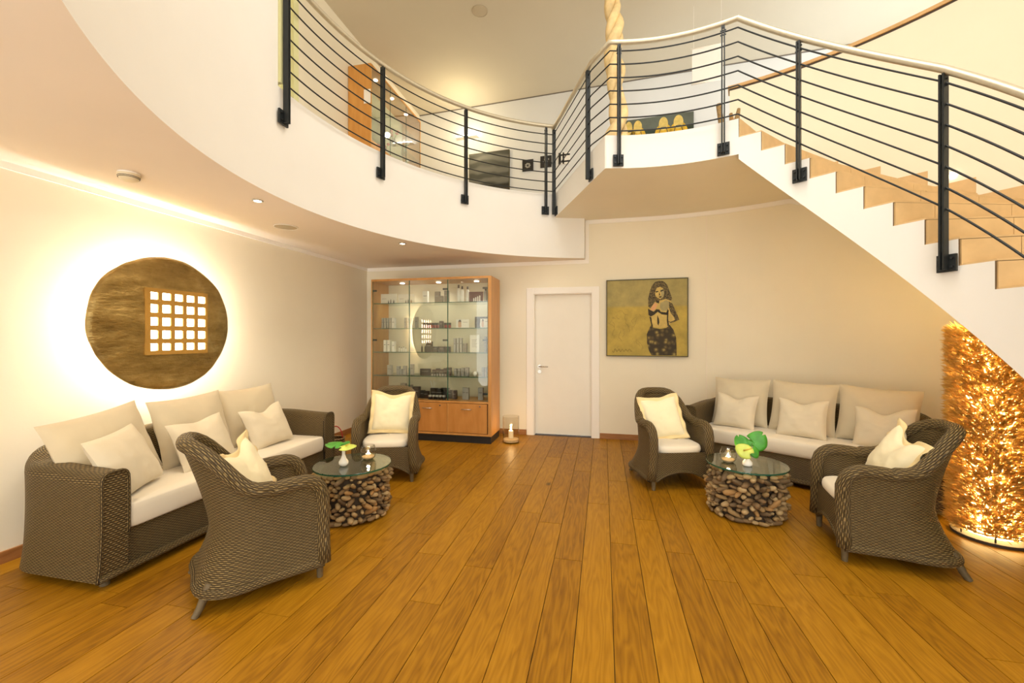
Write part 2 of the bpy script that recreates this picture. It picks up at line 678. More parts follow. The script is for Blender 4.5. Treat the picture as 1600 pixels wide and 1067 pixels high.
wall_arc(cw, 90, PA0, 12, 0, SOF, RO, RO + 0.14)
wall_arc(cw, PA0, -50, 80, 0, 4.545, RO, RO + 0.14)
struct(cw.build('wall_right', M['wall'], smooth=True, autosmooth=35))
cap = MB()
wall_arc(cap, PA0 + 0.3, -50, 80, 4.565, 4.60, RO - 0.02, RO + 0.16)
t1 = struct(cap.build('trim_1', M['capwood'], smooth=True, autosmooth=35), 'light wooden cap along the parapet above the stair')
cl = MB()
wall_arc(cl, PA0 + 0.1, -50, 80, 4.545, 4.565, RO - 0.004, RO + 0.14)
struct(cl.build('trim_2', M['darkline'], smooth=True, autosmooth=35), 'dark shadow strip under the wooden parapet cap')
seam = MB()
sx, sy = pc(CX, CY, RO - 0.001, 77.0)
seam.box(sx - 0.003, sx + 0.003, sy - 0.003, sy + 0.01, 0.07, SOF)
struct(seam.build('trim_3', M['ceil']), 'fine vertical joint in the back wall')

# upper storey walls and ceiling
uw = MB()
ub = len(uw.v)
uw.prism([(WL, 7.86), (7.5, 7.12), (7.5, 7.3), (WL, 8.04)], SOF, TOP)
struct(uw.build('wall_upper_back', M['upwall']))
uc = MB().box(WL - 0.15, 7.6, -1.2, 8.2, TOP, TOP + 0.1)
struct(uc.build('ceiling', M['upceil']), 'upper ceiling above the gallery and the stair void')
# shadow gap between upper wall and ceiling
sg = MB()
sg.prism([(WL, 7.845), (7.5, 7.105), (7.5, 7.12), (WL, 7.86)], TOP - 0.014, TOP - 0.001)
struct(sg.build('trim_4', plain('grey_shadow_gap', (0.20, 0.17, 0.14), 0.9)), 'dark shadow gap under the upper ceiling')

# gallery slab: lower ceiling and curved white edge
GA0 = 103.6
slab = MB()
edge = arc(GX, GY, GR, GA0, 262, 90)
poly = [(-0.256, WB)] + edge + [(0.02, -1.2), (WL, -1.2), (WL, WB)]
slab.prism(poly, H, FL)
so = slab.build('ceiling', M['fascia'], autosmooth=30)
so.data.materials.append(M['ceil'])
so.data.polygons[0].material_index = 1
so.data.polygons.foreach_set('use_smooth', [len(p.vertices) == 4 for p in so.data.polygons])
so.data.set_sharp_from_angle(angle=R(30))
struct(so, 'low ceiling under the gallery with a curved white edge')
# solid curved wall on top of the gallery edge
gw = MB()
a0, a1, n = 183.9, 262, 44
rows = []
for r_, z_ in ((GR, FL), (GR, TOP), (GR + 0.13, TOP), (GR + 0.13, FL)):
    rows.append([(*pc(GX, GY, r_, lerp(a0, a1, i / n)), z_) for i in range(n + 1)])
gw.grid(rows)
b = len(gw.v)
for r_, z_ in ((GR, FL), (GR, TOP), (GR + 0.13, TOP), (GR + 0.13, FL)):
    gw.v.append((*pc(GX, GY, r_, a0), z_))
gw.face([b, b + 3, b + 2, b + 1])
struct(gw.build('wall_gallery', M['fascia'], smooth=True, autosmooth=35), 'curved white wall rising from the gallery edge')
# end return of that wall; yellow-green light painted into its colour
jb = MB()
ang = 183.55
ux, uy = math.cos(R(ang)), math.sin(R(ang))
jb.obox((*pc(GX, GY, GR + 0.07, ang), (FL + TOP) / 2 + 0.01), (ux, uy, 0), (-uy, ux, 0), (0, 0, 1), 0.09, 0.016, (TOP - FL) / 2 - 0.02)
jb.box(-2.82, -2.585, 3.07, 3.13, FL + 0.001, TOP - 0.01)
jb.box(-2.80, -2.70, 3.055, 3.07, FL + 0.001, FL + 2.05)
struct(jb.build('trim_5', M['green']), 'end return of the curved gallery wall, yellow-green light put into its colour')

# upper floor behind, and the landing
uf = MB().box(WL, 7.5, WB + 0.0, 8.1, SOF, FL)
struct(uf.build('floor_upper', M['fascia']), 'upper floor slab behind the landing')
o0 = outer(0)
ath = math.degrees(math.atan2(o0[1] - CY, o0[0] - CX))
lp = arc(GX, GY, GR, GA0, 111.7, 6)
land = [(-0.25, WB)] + lp + [(0.013, 4.155)] + arc(CX, CY, RI, 105.2, TH0, 22) + arc(CX, CY, RO, ath, 90, 14)
lm = MB()
lm.prism(land, SOF, FL)
lo = lm.build('landing', M['fascia'])
lo.data.materials.append(M['wall'])
lo.data.polygons[0].material_index = 1
lo.data.polygons.foreach_set('use_smooth', [len(p.vertices) == 4 for p in lo.data.polygons])
lo.data.set_sharp_from_angle(angle=R(25))
struct(lo, 'white landing slab with curved front edge at the stair head')

# pale bands where walls meet ceilings
tb = MB()
tb.box(WL + 0.0005, WL + 0.016, -1.2, WB, H - 0.045, H - 0.001)
struct(tb.build('trim_6', M['trim']), 'white band along the top of the left wall')
tb = MB()
tb.box(WL + 0.016, -0.25, WB - 0.012, WB - 0.0005, H - 0.055, H - 0.001)
tb.box(-0.25, -0.20, WB - 0.012, WB - 0.0005, H - 0.055, SOF - 0.001)
tb.box(-0.20, CX, WB - 0.012, WB - 0.0005, SOF - 0.055, SOF - 0.001)
struct(tb.build('trim_7', M['trim']), 'white band stepping along the top of the back wall')
tb = MB()
rows = [[], [], [], []]
SOFK = 0.188   # soffit fall per step


def soff(k):
    return 3.005 - SOFK * k


def ostep(deg):
    """step index whose line meets the outer wall at this angle"""
    lo_, hi_ = 0.0, 19.0
    for _ in range(30):
        m_ = (lo_ + hi_) / 2
        p = outer(m_)
        a = math.degrees(math.atan2(p[1] - CY, p[0] - CX))
        if a > deg:
            lo_ = m_
        else:
            hi_ = m_
    return (lo_ + hi_) / 2


for i in range(25):
    a = lerp(90, 35, i / 24)
    z = SOF if a > ath else soff(ostep(a))
    for r_, dz, q in ((RO - 0.0005, -0.001, 0), (RO - 0.012, -0.001, 1), (RO - 0.012, -0.055, 2), (RO - 0.0005, -0.055, 3)):
        rows[q].append((*pc(CX, CY, r_, a), z + dz))
tb.grid(rows)
struct(tb.build('trim_8', M['trim']), 'white band under the landing and stair on the curved wall')

# baseboards
bb = MB().box(WL + 0.0005, WL + 0.016, -1.2, WB, 0.0005, 0.075)
struct(bb.build('baseboard_left', M['skirt']))
bb = MB()
bb.box(WL + 0.016, DX0 - 0.105, WB - 0.016, WB - 0.0005, 0.0005, 0.075)
bb.box(DX1 + 0.105, CX, WB - 0.016, WB - 0.0005, 0.0005, 0.075)
struct(bb.build('baseboard_back', M['skirt']))
bb = MB()
wall_arc(bb, 90, -20, 60, 0.0005, 0.075, RO - 0.016, RO - 0.0005)
struct(bb.build('baseboard_right', M['skirt']))

# door
dr = bpy.data.objects.new('door_1', None)
COL.objects.link(dr)
struct(dr, 'white door with a lever handle in the back wall')
MB().box(DX0 + 0.012, DX1 - 0.012, WB + 0.085, WB + 0.125, 0.008, DH - 0.012).build('door_leaf', M['door'], dr)
jm = MB()
jm.box(DX0, DX0 + 0.012, WB + 0.001, WB + 0.16, 0, DH)
jm.box(DX1 - 0.012, DX1, WB + 0.001, WB + 0.16, 0, DH)
jm.box(DX0 + 0.012, DX1 - 0.012, WB + 0.001, WB + 0.16, DH - 0.012, DH)
jm.build('door_jamb', M['trim'], dr)
cs = MB()
cs.box(DX0 - 0.10, DX0 + 0.004, WB - 0.018, WB + 0.001, 0, DH + 0.085)
cs.box(DX1 - 0.004, DX1 + 0.10, WB - 0.018, WB + 0.001, 0, DH + 0.085)
cs.box(DX0 + 0.004, DX1 - 0.004, WB - 0.018, WB + 0.001, DH - 0.004, DH + 0.085)
cs.build('door_casing', M['trim'], dr, bevel=0.004)
hx, hz = DX0 + 0.075, 0.985
hd = MB().tube([(hx, WB + 0.085, hz), (hx, WB + 0.075, hz)], 0.026, 18, up=(0, 0, 1))
hd.tube([(hx, WB + 0.08, hz), (hx, WB + 0.035, hz), (hx + 0.012, WB + 0.026, hz), (hx + 0.13, WB + 0.026, hz)], 0.010, 10)
hd.build('door_handle', M['chrome'], dr, smooth=True, autosmooth=40)
MB().tube([(hx, WB + 0.085, hz - 0.075), (hx, WB + 0.075, hz - 0.075)], 0.026, 18).build('keyhole_rosette', M['chrome'], dr, smooth=True, autosmooth=40)

# ------------------------------------------------------------------ staircase
st = thing('staircase', 'curved white staircase with sandstone steps winding down from the landing', 'staircase')
body = MB()
NS = 20
SUB = 4
for k in range(NS):
    zt = FL - RISE * (k + 1)
    for j in range(SUB):
        k0, k1 = k + j / SUB, k + (j + 1) / SUB
        p0, p1, q0, q1 = inner(k0), inner(k1), outer(k0), outer(k1)
        s0, s1 = max(soff(k0), 0.0), max(soff(k1), 0.0)
        b = len(body.v)
        body.v += [(*p0, s0), (*p1, s1), (*p1, zt), (*p0, zt), (*q0, s0), (*q1, s1), (*q1, zt), (*q0, zt)]
        body.face([b, b + 3, b + 2, b + 1])          # inner side
        body.face([b + 3, b + 7, b + 6, b + 2])      # top
        body.face([b, b + 1, b + 5, b + 4])          # soffit
    p0, q0 = inner(k), outer(k)
    b = len(body.v)
    body.v += [(*p0, zt), (*q0, zt), (*q0, zt + RISE), (*p0, zt + RISE)]
    body.face([b, b + 1, b + 2, b + 3])
bo = body.build('stair_body', M['fascia'], st)
bo.data.materials.append(M['joint'])  # dark riser faces paint the nosing shade seen between tiles
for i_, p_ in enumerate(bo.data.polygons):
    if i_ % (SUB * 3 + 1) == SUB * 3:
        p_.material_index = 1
# riser and tread tiles
TT = 0.012


def tile_box(a, bpt, z0, z1, nrm, th):
    mb = MB()
    a, bpt = Vector((*a, 0)), Vector((*bpt, 0))
    d = (bpt - a)
    L = d.length
    d.normalize()
    mb.obox((a + bpt) / 2 + Vector((0, 0, (z0 + z1) / 2)) + Vector(nrm) * (th / 2 + 0.0008), d, nrm, (0, 0, 1), L / 2 - 0.002, th / 2, (z1 - z0) / 2 - 0.002)
    return mb


for k in range(NS):
    zt = FL - RISE * (k + 1)
    p, q = Vector(inner(k)), Vector(outer(k))
    d = (q - p)
    L = d.length
    d.normalize()
    nrm = Vector((d.y, -d.x, 0))       # towards lower steps
    mid = inner(k + 0.5)
    if (Vector(mid) - p).dot(nrm.to_2d()) < 0:
        nrm = -nrm
    cuts = [0.006]
    c = 0.52 if k % 2 else 0.30
    while c < L - 0.12:
        cuts.append(c)
        c += 0.58
    cuts.append(L - 0.003)
    for a_, b_ in zip(cuts[:-1], cuts[1:]):
        tile_box(tuple(p + d * a_), tuple(p + d * b_), zt + 0.004, zt + RISE - 0.004, nrm, TT).build('riser_tile', M['tile'], st)
    # tread
    p1, q1 = Vector(inner(k + 1)), Vector(outer(k + 1))
    nsp = 3
    for i in range(nsp):
        f0, f1 = i / nsp, (i + 1) / nsp
        pts = [p.lerp(q, f0 + 0.002), p.lerp(q, f1 - 0.002), p1.lerp(q1, f1 - 0.002), p1.lerp(q1, f0 + 0.002)]
        if i == 0:
            pts = [p.lerp(q, 0.004), p.lerp(q, f1 - 0.002), p1.lerp(q1, f1 - 0.002), p1.lerp(q1, 0.004)]
        pts = pts[::-1]
        tm = MB()
        tm.prism([tuple(x_) for x_ in pts], zt + 0.0006, zt + 0.012)
        tm.build('tread_tile', M['tile'], st)
    # stepped skirting on the outer wall
    aa = [math.degrees(math.atan2(outer(k + f)[1] - CY, outer(k + f)[0] - CX)) for f in (0, 1)]
    sk = MB()
    wall_arc(sk, aa[0], aa[1] + 0.15, 4, zt + 0.0125, zt + RISE * 0.95, RO - 0.012, RO - 0.0008)
    sk.build('skirting_tile', M['tile'], st)
    if k in (3, 7, 11, 15):
        am = (aa[0] + aa[1]) / 2
        gx_, gy_ = pc(CX, CY, RO - 0.008, am)
        r_ = (math.cos(R(am)), math.sin(R(am)), 0)
        lamp = MB().obox((gx_, gy_, zt + RISE + 0.06), r_, (-r_[1], r_[0], 0), (0, 0, 1), 0.006, 0.016, 0.016)
        lo_ = lamp.build('step_light', M['spotglow'])
        tag(lo_, 'small lit step light in the parapet wall, %s down from the landing' % {3: 'first', 7: 'second', 11: 'third', 15: 'fourth'}[k], 'light', 'step lights along the stair')

# ------------------------------------------------------------------ railings


def rail_set(name, label, segs, hand, posts, rods, rod_r=0.0065, hr=0.024):
    t = thing(name, label, 'railing', (0, 0, 0))
    h = MB().tube(hand, hr, 16, up=None)
    ho = h.build('handrail', M['rail'], t, smooth=True)
    for path in rods:
        MB().tube(path, rod_r, 6).build('rod', M['rod'], t, smooth=True)
    for (px, py, ax, zb, zt) in posts:
        rad = Vector((ax[0], ax[1], 0)).normalized()         # towards slab
        tan = Vector((-rad.y, rad.x, 0))
        c = Vector((px, py, 0))
        pm = MB()
        for s_ in (-1, 1):
            pm.obox(c + tan * s_ * 0.010 + Vector((0, 0, (zb + zt) / 2)), rad, tan, (0, 0, 1), 0.022, 0.005, (zt - zb) / 2)
        pm.obox(c + Vector((0, 0, zt + 0.015)), rad, tan, (0, 0, 1), 0.008, 0.006, 0.03)
        po = pm.build('post', M['steel'], t)
        pl = MB().obox(c + rad * 0.031 + Vector((0, 0, zb + 0.045)), rad, tan, (0, 0, 1), 0.008, 0.05, 0.055)
        pl.build('base_plate', M['steel'], po)
        for s_ in (-1, 1):
            for dz in (0.02, 0.075):
                bm = MB().tube([c + rad * 0.024 + tan * s_ * 0.033 + Vector((0, 0, zb + dz)), c + rad * 0.008 + tan * s_ * 0.033 + Vector((0, 0, zb + dz))], 0.008, 6)
                bm.build('bolt', M['bolt'], po)
        for dz in (0.035, 0.075):
            bm = MB().tube([c - tan * 0.024 + Vector((0, 0, zt - dz)), c + tan * 0.024 + Vector((0, 0, zt - dz))], 0.006, 6)
            bm.build('bolt', M['bolt'], po)
    return t


RODS = [0.015 + 0.128 * i for i in range(7)]
HR = 0.895
ro = GR - 0.055
gp = []
for a in (183.35, 159.83, 137.13, 114.51):
    x_, y_ = pc(GX, GY, ro, a)
    gp.append((x_, y_, (math.cos(R(a)), math.sin(R(a))), FL - 0.285, FL + HR - 0.03))
garc = arc(GX, GY, ro, 183.6, 112.6, 60)
rods = [[(*p, FL + z) for p in garc] for z in RODS]
hand = [(*p, FL + HR) for p in arc(GX, GY, ro, 183.6, 112.0, 60)]
rail_set('gallery_railing', 'dark steel gallery railing with curved rods and steel handrail above the low ceiling', None, hand, gp, rods)

# landing and stair railing
ri = RI - 0.055
cA = Vector((-0.64, 5.62))
cB = Vector((-0.045, 4.145))
ldir = (cB - cA).normalized()
ln = Vector((-ldir.y, ldir.x))
if ln.dot(Vector((1, 0))) < 0:
    ln = -ln
off = -ln * 0.05
S0 = Vector((-0.62, 5.66)) + off
S1 = Vector((0.013, 4.165)) + off * 1.0


K3 = 7.75


def rail_r(k):
    return ri - (0.0 if k < K3 else 0.05 * sstep((k - K3) / 4.0))


def rail_z(k, sl):
    return sl * k if k < K3 else sl * K3 + (k - K3) * 0.165


def stair_pts(z_land, z_slope, extra_end=19.0):
    pts = []
    for i in range(8):
        p = S0.lerp(S1, i / 8 * 0.985)
        pts.append((p.x, p.y, z_land))
    for i in range(19):
        a = lerp(104.6, TH0 + 0.0, i / 18)
        pts.append((*pc(CX, CY, ri, a), z_land))
    n_ = 56
    for i in range(1, n_ + 1):
        k = extra_end * i / n_
        pts.append((*pc(CX, CY, rail_r(k), TH0 - DTH * k), z_land - rail_z(k, z_slope)))
    return pts


ZS = 0.1455
rods = [stair_pts(FL + z, ZS + 0.0006 * (6 - i)) for i, z in enumerate(RODS)]
hand = stair_pts(FL + HR - 0.03, ZS)
sp = []
for f_ in (0.02, 0.80):
    p = S0.lerp(S1, f_)
    sp.append((p.x, p.y, (ln.x, ln.y), FL - 0.30, FL + HR - 0.06))
for a, dz in ((101.78, 0), (72.27, 0)):
    sp.append((*pc(CX, CY, ri, a), (math.cos(R(a)), math.sin(R(a))), FL - 0.30, FL + HR - 0.06))
for a in (54.18, 26.51, -1.5, -29):
    k = (TH0 - a) / DTH
    sp.append((*pc(CX, CY, rail_r(k), a), (math.cos(R(a)), math.sin(R(a))), 3.37 - RISE * k - (0.235 if k < 12 else 0.10), FL + HR - 0.065 - rail_z(k, ZS)))
rail_set('stair_railing', 'dark steel railing with steel handrail along the landing and down the stairs', None, hand, sp, rods)

# ------------------------------------------------------------------ wicker furniture


def rrpath(hw, yf, yb, r, n_side, n_arc, n_back):
    """U path: front left, along the left side, round the back, to front right; returns (x,y,nx,ny,g,dist from front)"""
    out = []
    ys = yb - r
    for i in range(n_side):
        y = lerp(yf, ys, i / n_side)
        out.append((-hw, y, -1.0, 0.0, 0.0, y - yf))
    for i in range(n_arc + 1):
        a = PI - (PI / 2) * i / n_arc
        out.append((-hw + r + r * math.cos(a), ys + r * math.sin(a), math.cos(a), math.sin(a), sstep(i / n_arc), 9))
    for i in range(1, n_back):
        x_ = lerp(-hw + r, hw - r, i / n_back)
        out.append((x_, yb, 0.0, 1.0, 1.0, 9))
    for p in out[:n_side + n_arc + 1][::-1]:
        out.append((-p[0], p[1], -p[2], p[3], p[4], p[5]))
    return out


def ushell(path, th, zb, zin, hf, off, nv=14, ntop=6, round_top=True):
    mb = MB()
    rows, uvs = [], []
    dist = 0.0
    prev = None
    for (x_, y_, nx, ny, g, q) in path:
        if prev:
            dist += math.hypot(x_ - prev[0], y_ - prev[1])
        prev = (x_, y_)
        h = hf(g, q)
        loop, uvl = [], []
        acc = 0.0
        zt = h - th / 2
        for i in range(nv + 1):
            z = lerp(zb, zt, i / nv)
            o_ = off(z, g, h)
            loop.append((x_ + nx * o_, y_ + ny * o_, z))
            uvl.append((dist, z))
        ot = off(zt, g, h)
        for i in range(1, ntop):
            a = PI * i / ntop
            ca_ = math.cos(a)
            ex = 0.62 if th > 0.1 else 1.0
            o_ = ot - th / 2 + th / 2 * abs(ca_) ** ex * (1 if ca_ > 0 else -1)
            loop.append((x_ + nx * o_, y_ + ny * o_, zt + th / 2 * math.sin(a) ** ex))
            uvl.append((dist, zt + th / 2 * a))
        for i in range(nv + 1):
            z = lerp(zt, zin, i / nv)
            o_ = off(z, g, h) - th
            loop.append((x_ + nx * o_, y_ + ny * o_, z))
            uvl.append((dist, zt + th * 1.6 + (zt - z)))
        rows.append(loop)
        uvs.append(uvl)
    mb.grid(rows, uvs)
    return mb, rows


def rounded_slab(outline, z0, z1, puff=0.015, rings=5, edge=0.025):
    """soft cushion from an x,y outline"""
    mb = MB()
    cx_ = sum(p[0] for p in outline) / len(outline)
    cy_ = sum(p[1] for p in outline) / len(outline)
    zm = (z0 + z1) / 2
    hh = (z1 - z0) / 2
    rows = []
    seq = []
    for i in range(7):
        a = -PI / 2 + PI * i / 6
        seq.append((edge * (1 - math.cos(a)), zm + hh * math.sin(a)))
    def ring(inset, z, sc=1.0):
        r_ = []
        for (x_, y_) in outline:
            dx, dy = x_ - cx_, y_ - cy_
            l_ = math.hypot(dx, dy)
            k_ = max(0.0, 1 - inset / l_) * sc
            r_.append((cx_ + dx * k_, cy_ + dy * k_, z))
        return r_
    rows.append(ring(0, z0, 0.02))
    for ins, z in seq:
        rows.append(ring(ins, z))
    for sc, pf in ((0.75, 0.75), (0.5, 0.95), (0.25, 1.0), (0.02, 1.0)):
        rows.append(ring(edge, z1 + puff * pf, sc))
    mb.grid([r_ for r_ in rows], closed=True)
    return mb


def make_armchair(label):
    t = thing('wicker_armchair', label, 'armchair', group='wicker armchairs')
    hw, yf, yb, r = 0.275, -0.29, 0.235, 0.255
    path = rrpath(hw, yf, yb, r, 14, 12, 3)

    def hf(g, q):
        h = 0.595 + 0.255 * sstep(g) - 0.012 * math.exp(-((q - 0.28) / 0.08) ** 2)
        if q < 0.11:
            h -= 0.11 - math.sqrt(max(0.0, 0.11 ** 2 - (0.11 - q) ** 2))
        return h

    def off(z, g, h):
        side = 0.012 + 0.03 * ((z - 0.36) / 0.27) ** 2 * (1 if z < 0.36 else 0.35)
        if z < 0.36:
            bk = 0.075 * ((0.36 - z) / 0.27) ** 1.5
        else:
            bk = 0.135 * ((z - 0.36) / 0.49) ** 1.3
        cor = 4 * g * (1 - g) * 0.07 * ((0.36 - z) / 0.27) ** 1.4 if z < 0.36 else 0.0
        return lerp(side, bk, g) + cor
    mb, rows = ushell(path, 0.045, 0.085, 0.30, hf, off)
    mb.build('woven_shell', M['wick'], t, smooth=True)
    # rolled rim
    pth = []
    first, last = path[0], path[-1]
    for z in (0.095, 0.2, 0.3, 0.40, 0.47):
        o_ = off(z, 0, 0.6)
        pth.append((first[0] - (o_ - 0.022), yf, z))
    for (x_, y_, nx, ny, g, q) in path:
        h = hf(g, q)
        if q < 0.004:
            continue
        o_ = off(h - 0.02, g, h) - 0.022
        pth.append((x_ + nx * o_, y_ + ny * o_, h - 0.018))
    for z in (0.47, 0.40, 0.3, 0.2, 0.095):
        o_ = off(z, 0, 0.6)
        pth.append((last[0] + (o_ - 0.022), yf, z))
    MB().tube(pth, 0.041, 12, up=None, uvk=1).build('braided_rim', M['wickrim'], t, smooth=True)
    # base band
    pb = []
    for (x_, y_, nx, ny, g, q) in path:
        o_ = off(0.1, g, 0.6) - 0.012
        pb.append((x_ + nx * o_, y_ + ny * o_, 0.098))
    MB().tube(pb, 0.024, 8, uvk=1).build('base_band', M['wickfine'], t, smooth=True)
    # front apron with arched lower edge
    rows, uvs = [], []
    for j in range(13):
        ra, ua = [], []
        for i in range(25):
            u = -1 + 2 * i / 24
            zb = 0.085 + 0.085 * (1 - abs(u) ** 2.2)
            z = lerp(zb, 0.345, j / 12)
            ra.append((u * 0.245, yf - 0.012 + 0.006 * u * u, z))
            ua.append((u * 0.245, z))
        rows.append(ra)
        uvs.append(ua)
    mb = MB().grid(rows, uvs)
    back = [[(p[0], p[1] + 0.025, p[2]) for p in r_] for r_ in rows]
    mb.grid([rows[0], back[0]], [uvs[0], uvs[0]])
    mb.build('front_apron', M['wickfine'], t, smooth=True)
    ar = [(p[0], p[1] + 0.004, p[2]) for p in rows[0]]
    MB().tube(ar, 0.014, 7, uvk=1).build('apron_edge', M['wickfine'], t, smooth=True)
    # seat deck
    dk = [(x_ - nx * 0.03, y_ - ny * 0.03) for (x_, y_, nx, ny, g, q) in path]
    MB().prism(dk[::-1], 0.30, 0.325).build('seat_deck', M['wickfine'], t)
    # legs
    for sx in (-1, 1):
        MB().tube([(sx * 0.262, yf + 0.012, 0.0), (sx * 0.262, yf + 0.012, 0.10)], [0.017, 0.022], 10).build('leg', M['leg'], t, smooth=True, autosmooth=40)
        MB().tube([(sx * 0.262, yb + 0.075, 0.0), (sx * 0.250, yb + 0.050, 0.04), (sx * 0.240, yb + 0.028, 0.09), (sx * 0.232, yb + 0.008, 0.14)], [0.016, 0.019, 0.022, 0.022], 10, up=(0, 1, 0.2)).build('leg', M['leg'], t, smooth=True, autosmooth=40)
    # rear corners of the base carry the rear legs
    # cushion
    ol = []
    for i in range(40):
        a = 2 * PI * i / 40
        c, s_ = math.cos(a), math.sin(a)
        x_ = 0.235 * (abs(c) ** 0.55) * (1 if c > 0 else -1)
        y_ = 0.26 * (abs(s_) ** (0.5 if s_ < 0 else 0.8)) * (1 if s_ > 0 else -1)
        ol.append((x_, y_ - 0.045))
    rounded_slab(ol, 0.326, 0.40, 0.012, edge=0.022).build('seat_cushion', M['seat'], t, smooth=True)
    return t


chair = make_armchair('wicker armchair seen from behind, standing in front of the sofa under the round lamp')
CHAIRS = [
    ((-2.005, 2.09, 0), (0.62, 0.78), None),
    ((-2.16, 3.94, 0), (0.30, -0.955), 'wicker armchair in front of the glass display cabinet'),
    ((0.62, 4.36, 0), (0.29, -0.957), 'wicker armchair beneath the painting of a woman'),
    ((1.80, 3.215, 0), (-0.985, 0.17), 'wicker armchair in front of the golden leaf lamp'),
]
chairs = []
for i, (loc, fdir, lab) in enumerate(CHAIRS):
    c = chair if i == 0 else copy_tree(chair)
    c.location = loc
    # local front is -y
    c.rotation_euler = (0, 0, math.atan2(fdir[1], fdir[0]) + PI / 2)
    if lab:
        c['label'] = lab
    chairs.append(c)


def make_sofa(label):
    t = thing('wicker_sofa', label, 'sofa', group='wicker sofas')
    hw, yf, yb, r = 1.015, -0.40, 0.40, 0.30
    path = rrpath(hw, yf, yb, r, 14, 12, 16)

    def hf(g, q):
        return 0.645 + 0.085 * sstep(g) + 0.02 * sstep(min(q, 0.5) / 0.5) * (1 - g)

    def off(z, g, h):
        b = 0.016 * (max(0.0, 0.22 - z) / 0.17) ** 1.6
        tp = 0.0
        return b + tp - 0.006 * math.sin(PI * min(1, max(0, (z - 0.2) / 0.5)))
    TH = 0.135
    mb, rows = ushell(path, TH, 0.05, 0.27, hf, off, nv=14, ntop=10)
    mb.build('woven_shell', M['wick'], t, smooth=True)
    # arm front panels
    for end in (0, -1):
        lp_ = rows[end]
        sgn = -1 if end == 0 else 1
        pm = MB()
        pts = [(p[0], p[2]) for p in lp_] + [(sgn * (hw - TH), 0.05)]
        b = len(pm.v)
        pm.v += [(p[0], yf - 0.012, p[1]) for p in pts] + [(p[0], yf + 0.01, p[1]) for p in pts]
        n_ = len(pts)
        uvp = [(p[0], p[1]) for p in pts]
        order = list(range(n_))
        pm.face([b + i for i in (order if sgn < 0 else order[::-1])], uvp if sgn < 0 else uvp[::-1])
        for i in range(n_):
            j = (i + 1) % n_
            pm.face([b + i, b + j, b + n_ + j, b + n_ + i], [(0, 0)] * 4)
        pm.build('arm_panel', M['wickpanel'], t)
        edge_ = [(p[0], yf - 0.012, p[1]) for p in pts]
        MB().tube(edge_[:-1], 0.009, 7, up=(0, 1, 0), uvk=1).build('arm_piping', M['wickfine'], t, smooth=True)
    # front apron below seat
    rows2, uv2 = [], []
    for j in range(7):
        z = lerp(0.05, 0.30, j / 6)
        rows2.append([(lerp(-hw + TH, hw - TH, i / 20), yf + 0.012, z) for i in range(21)])
        uv2.append([(lerp(-hw, hw, i / 20), z) for i in range(21)])
    MB().grid(rows2, uv2).build('front_apron', M['wick'], t, smooth=True)
    pb = [(-hw + TH * 0 - 0.012, yf - 0.006, 0.062), (hw + 0.012, yf - 0.006, 0.062)]
    MB().tube([(lerp(pb[0][0], pb[1][0], i / 24), pb[0][1], 0.064) for i in range(25)], 0.022, 8, uvk=1).build('base_band', M['wickfine'], t, smooth=True)
    MB().box(-hw + 0.12, hw - 0.12, yf + 0.02, yb - 0.10, 0.25, 0.285).build('seat_deck', M['wickfine'], t)
    for sx in (-1, 1):
        for y_ in (yf + 0.05, yb - 0.13):
            MB().tube([(sx * (hw - (0.06 if y_ < 0 else 0.13)), y_, 0), (sx * (hw - (0.06 if y_ < 0 else 0.13)), y_, 0.07)], 0.024, 12).build('leg', M['leg'], t, smooth=True, autosmooth=40)
    MB().tube([(0.0, yf + 0.05, 0), (0.0, yf + 0.05, 0.07)], 0.02, 10).build('leg', M['leg'], t, smooth=True, autosmooth=40)
    ol = []
    x0, y0, y1 = hw - TH - 0.004, yf - 0.01, yb - TH - 0.01
    N = 24
    def rr(cx_, cy_, a0_, r_):
        return [(cx_ + r_ * math.cos(R(a0_ + 90 * i / 5)), cy_ + r_ * math.sin(R(a0_ + 90 * i / 5))) for i in range(6)]
    cr = 0.03
    ol += rr(x0 - cr, y1 - 0.14, 0, cr) if False else []
    segs = [rr(x0 - 0.15, y1 - 0.15, 0, 0.15), rr(-x0 + 0.15, y1 - 0.15, 90, 0.15), rr(-x0 + cr, y0 + cr, 180, cr), rr(x0 - cr, y0 + cr, 270, cr)]
    for i in range(4):
        ol += segs[i]
        a_, b_ = segs[i][-1], segs[(i + 1) % 4][0]
        m_ = 14 if i in (0, 2) else 4
        for j in range(1, m_):
            ol.append((lerp(a_[0], b_[0], j / m_), lerp(a_[1], b_[1], j / m_)))
    rounded_slab(ol, 0.286, 0.425, 0.012, edge=0.02).build('seat_cushion', M['seat'], t, smooth=True)
    return t


sofa = make_sofa('long wicker sofa against the wall under the round brass lamp')
sofa.location = (-3.115, 2.765, 0)
sofa.rotation_euler = (0, 0, R(90))
sofa2 = copy_tree(sofa)
sofa2['label'] = 'long wicker sofa along the curved wall under the stairs'
SD = Vector((0.818, -0.575, 0))
SF = Vector((-0.575, -0.818, 0))
SC = Vector((1.5, 4.52, 0)) + SD * 0.24 - SF * 0.43
sofa2.location = SC
sofa2.rotation_euler = (0, 0, math.atan2(SF.y, SF.x) + PI / 2)

# ------------------------------------------------------------------ cushions


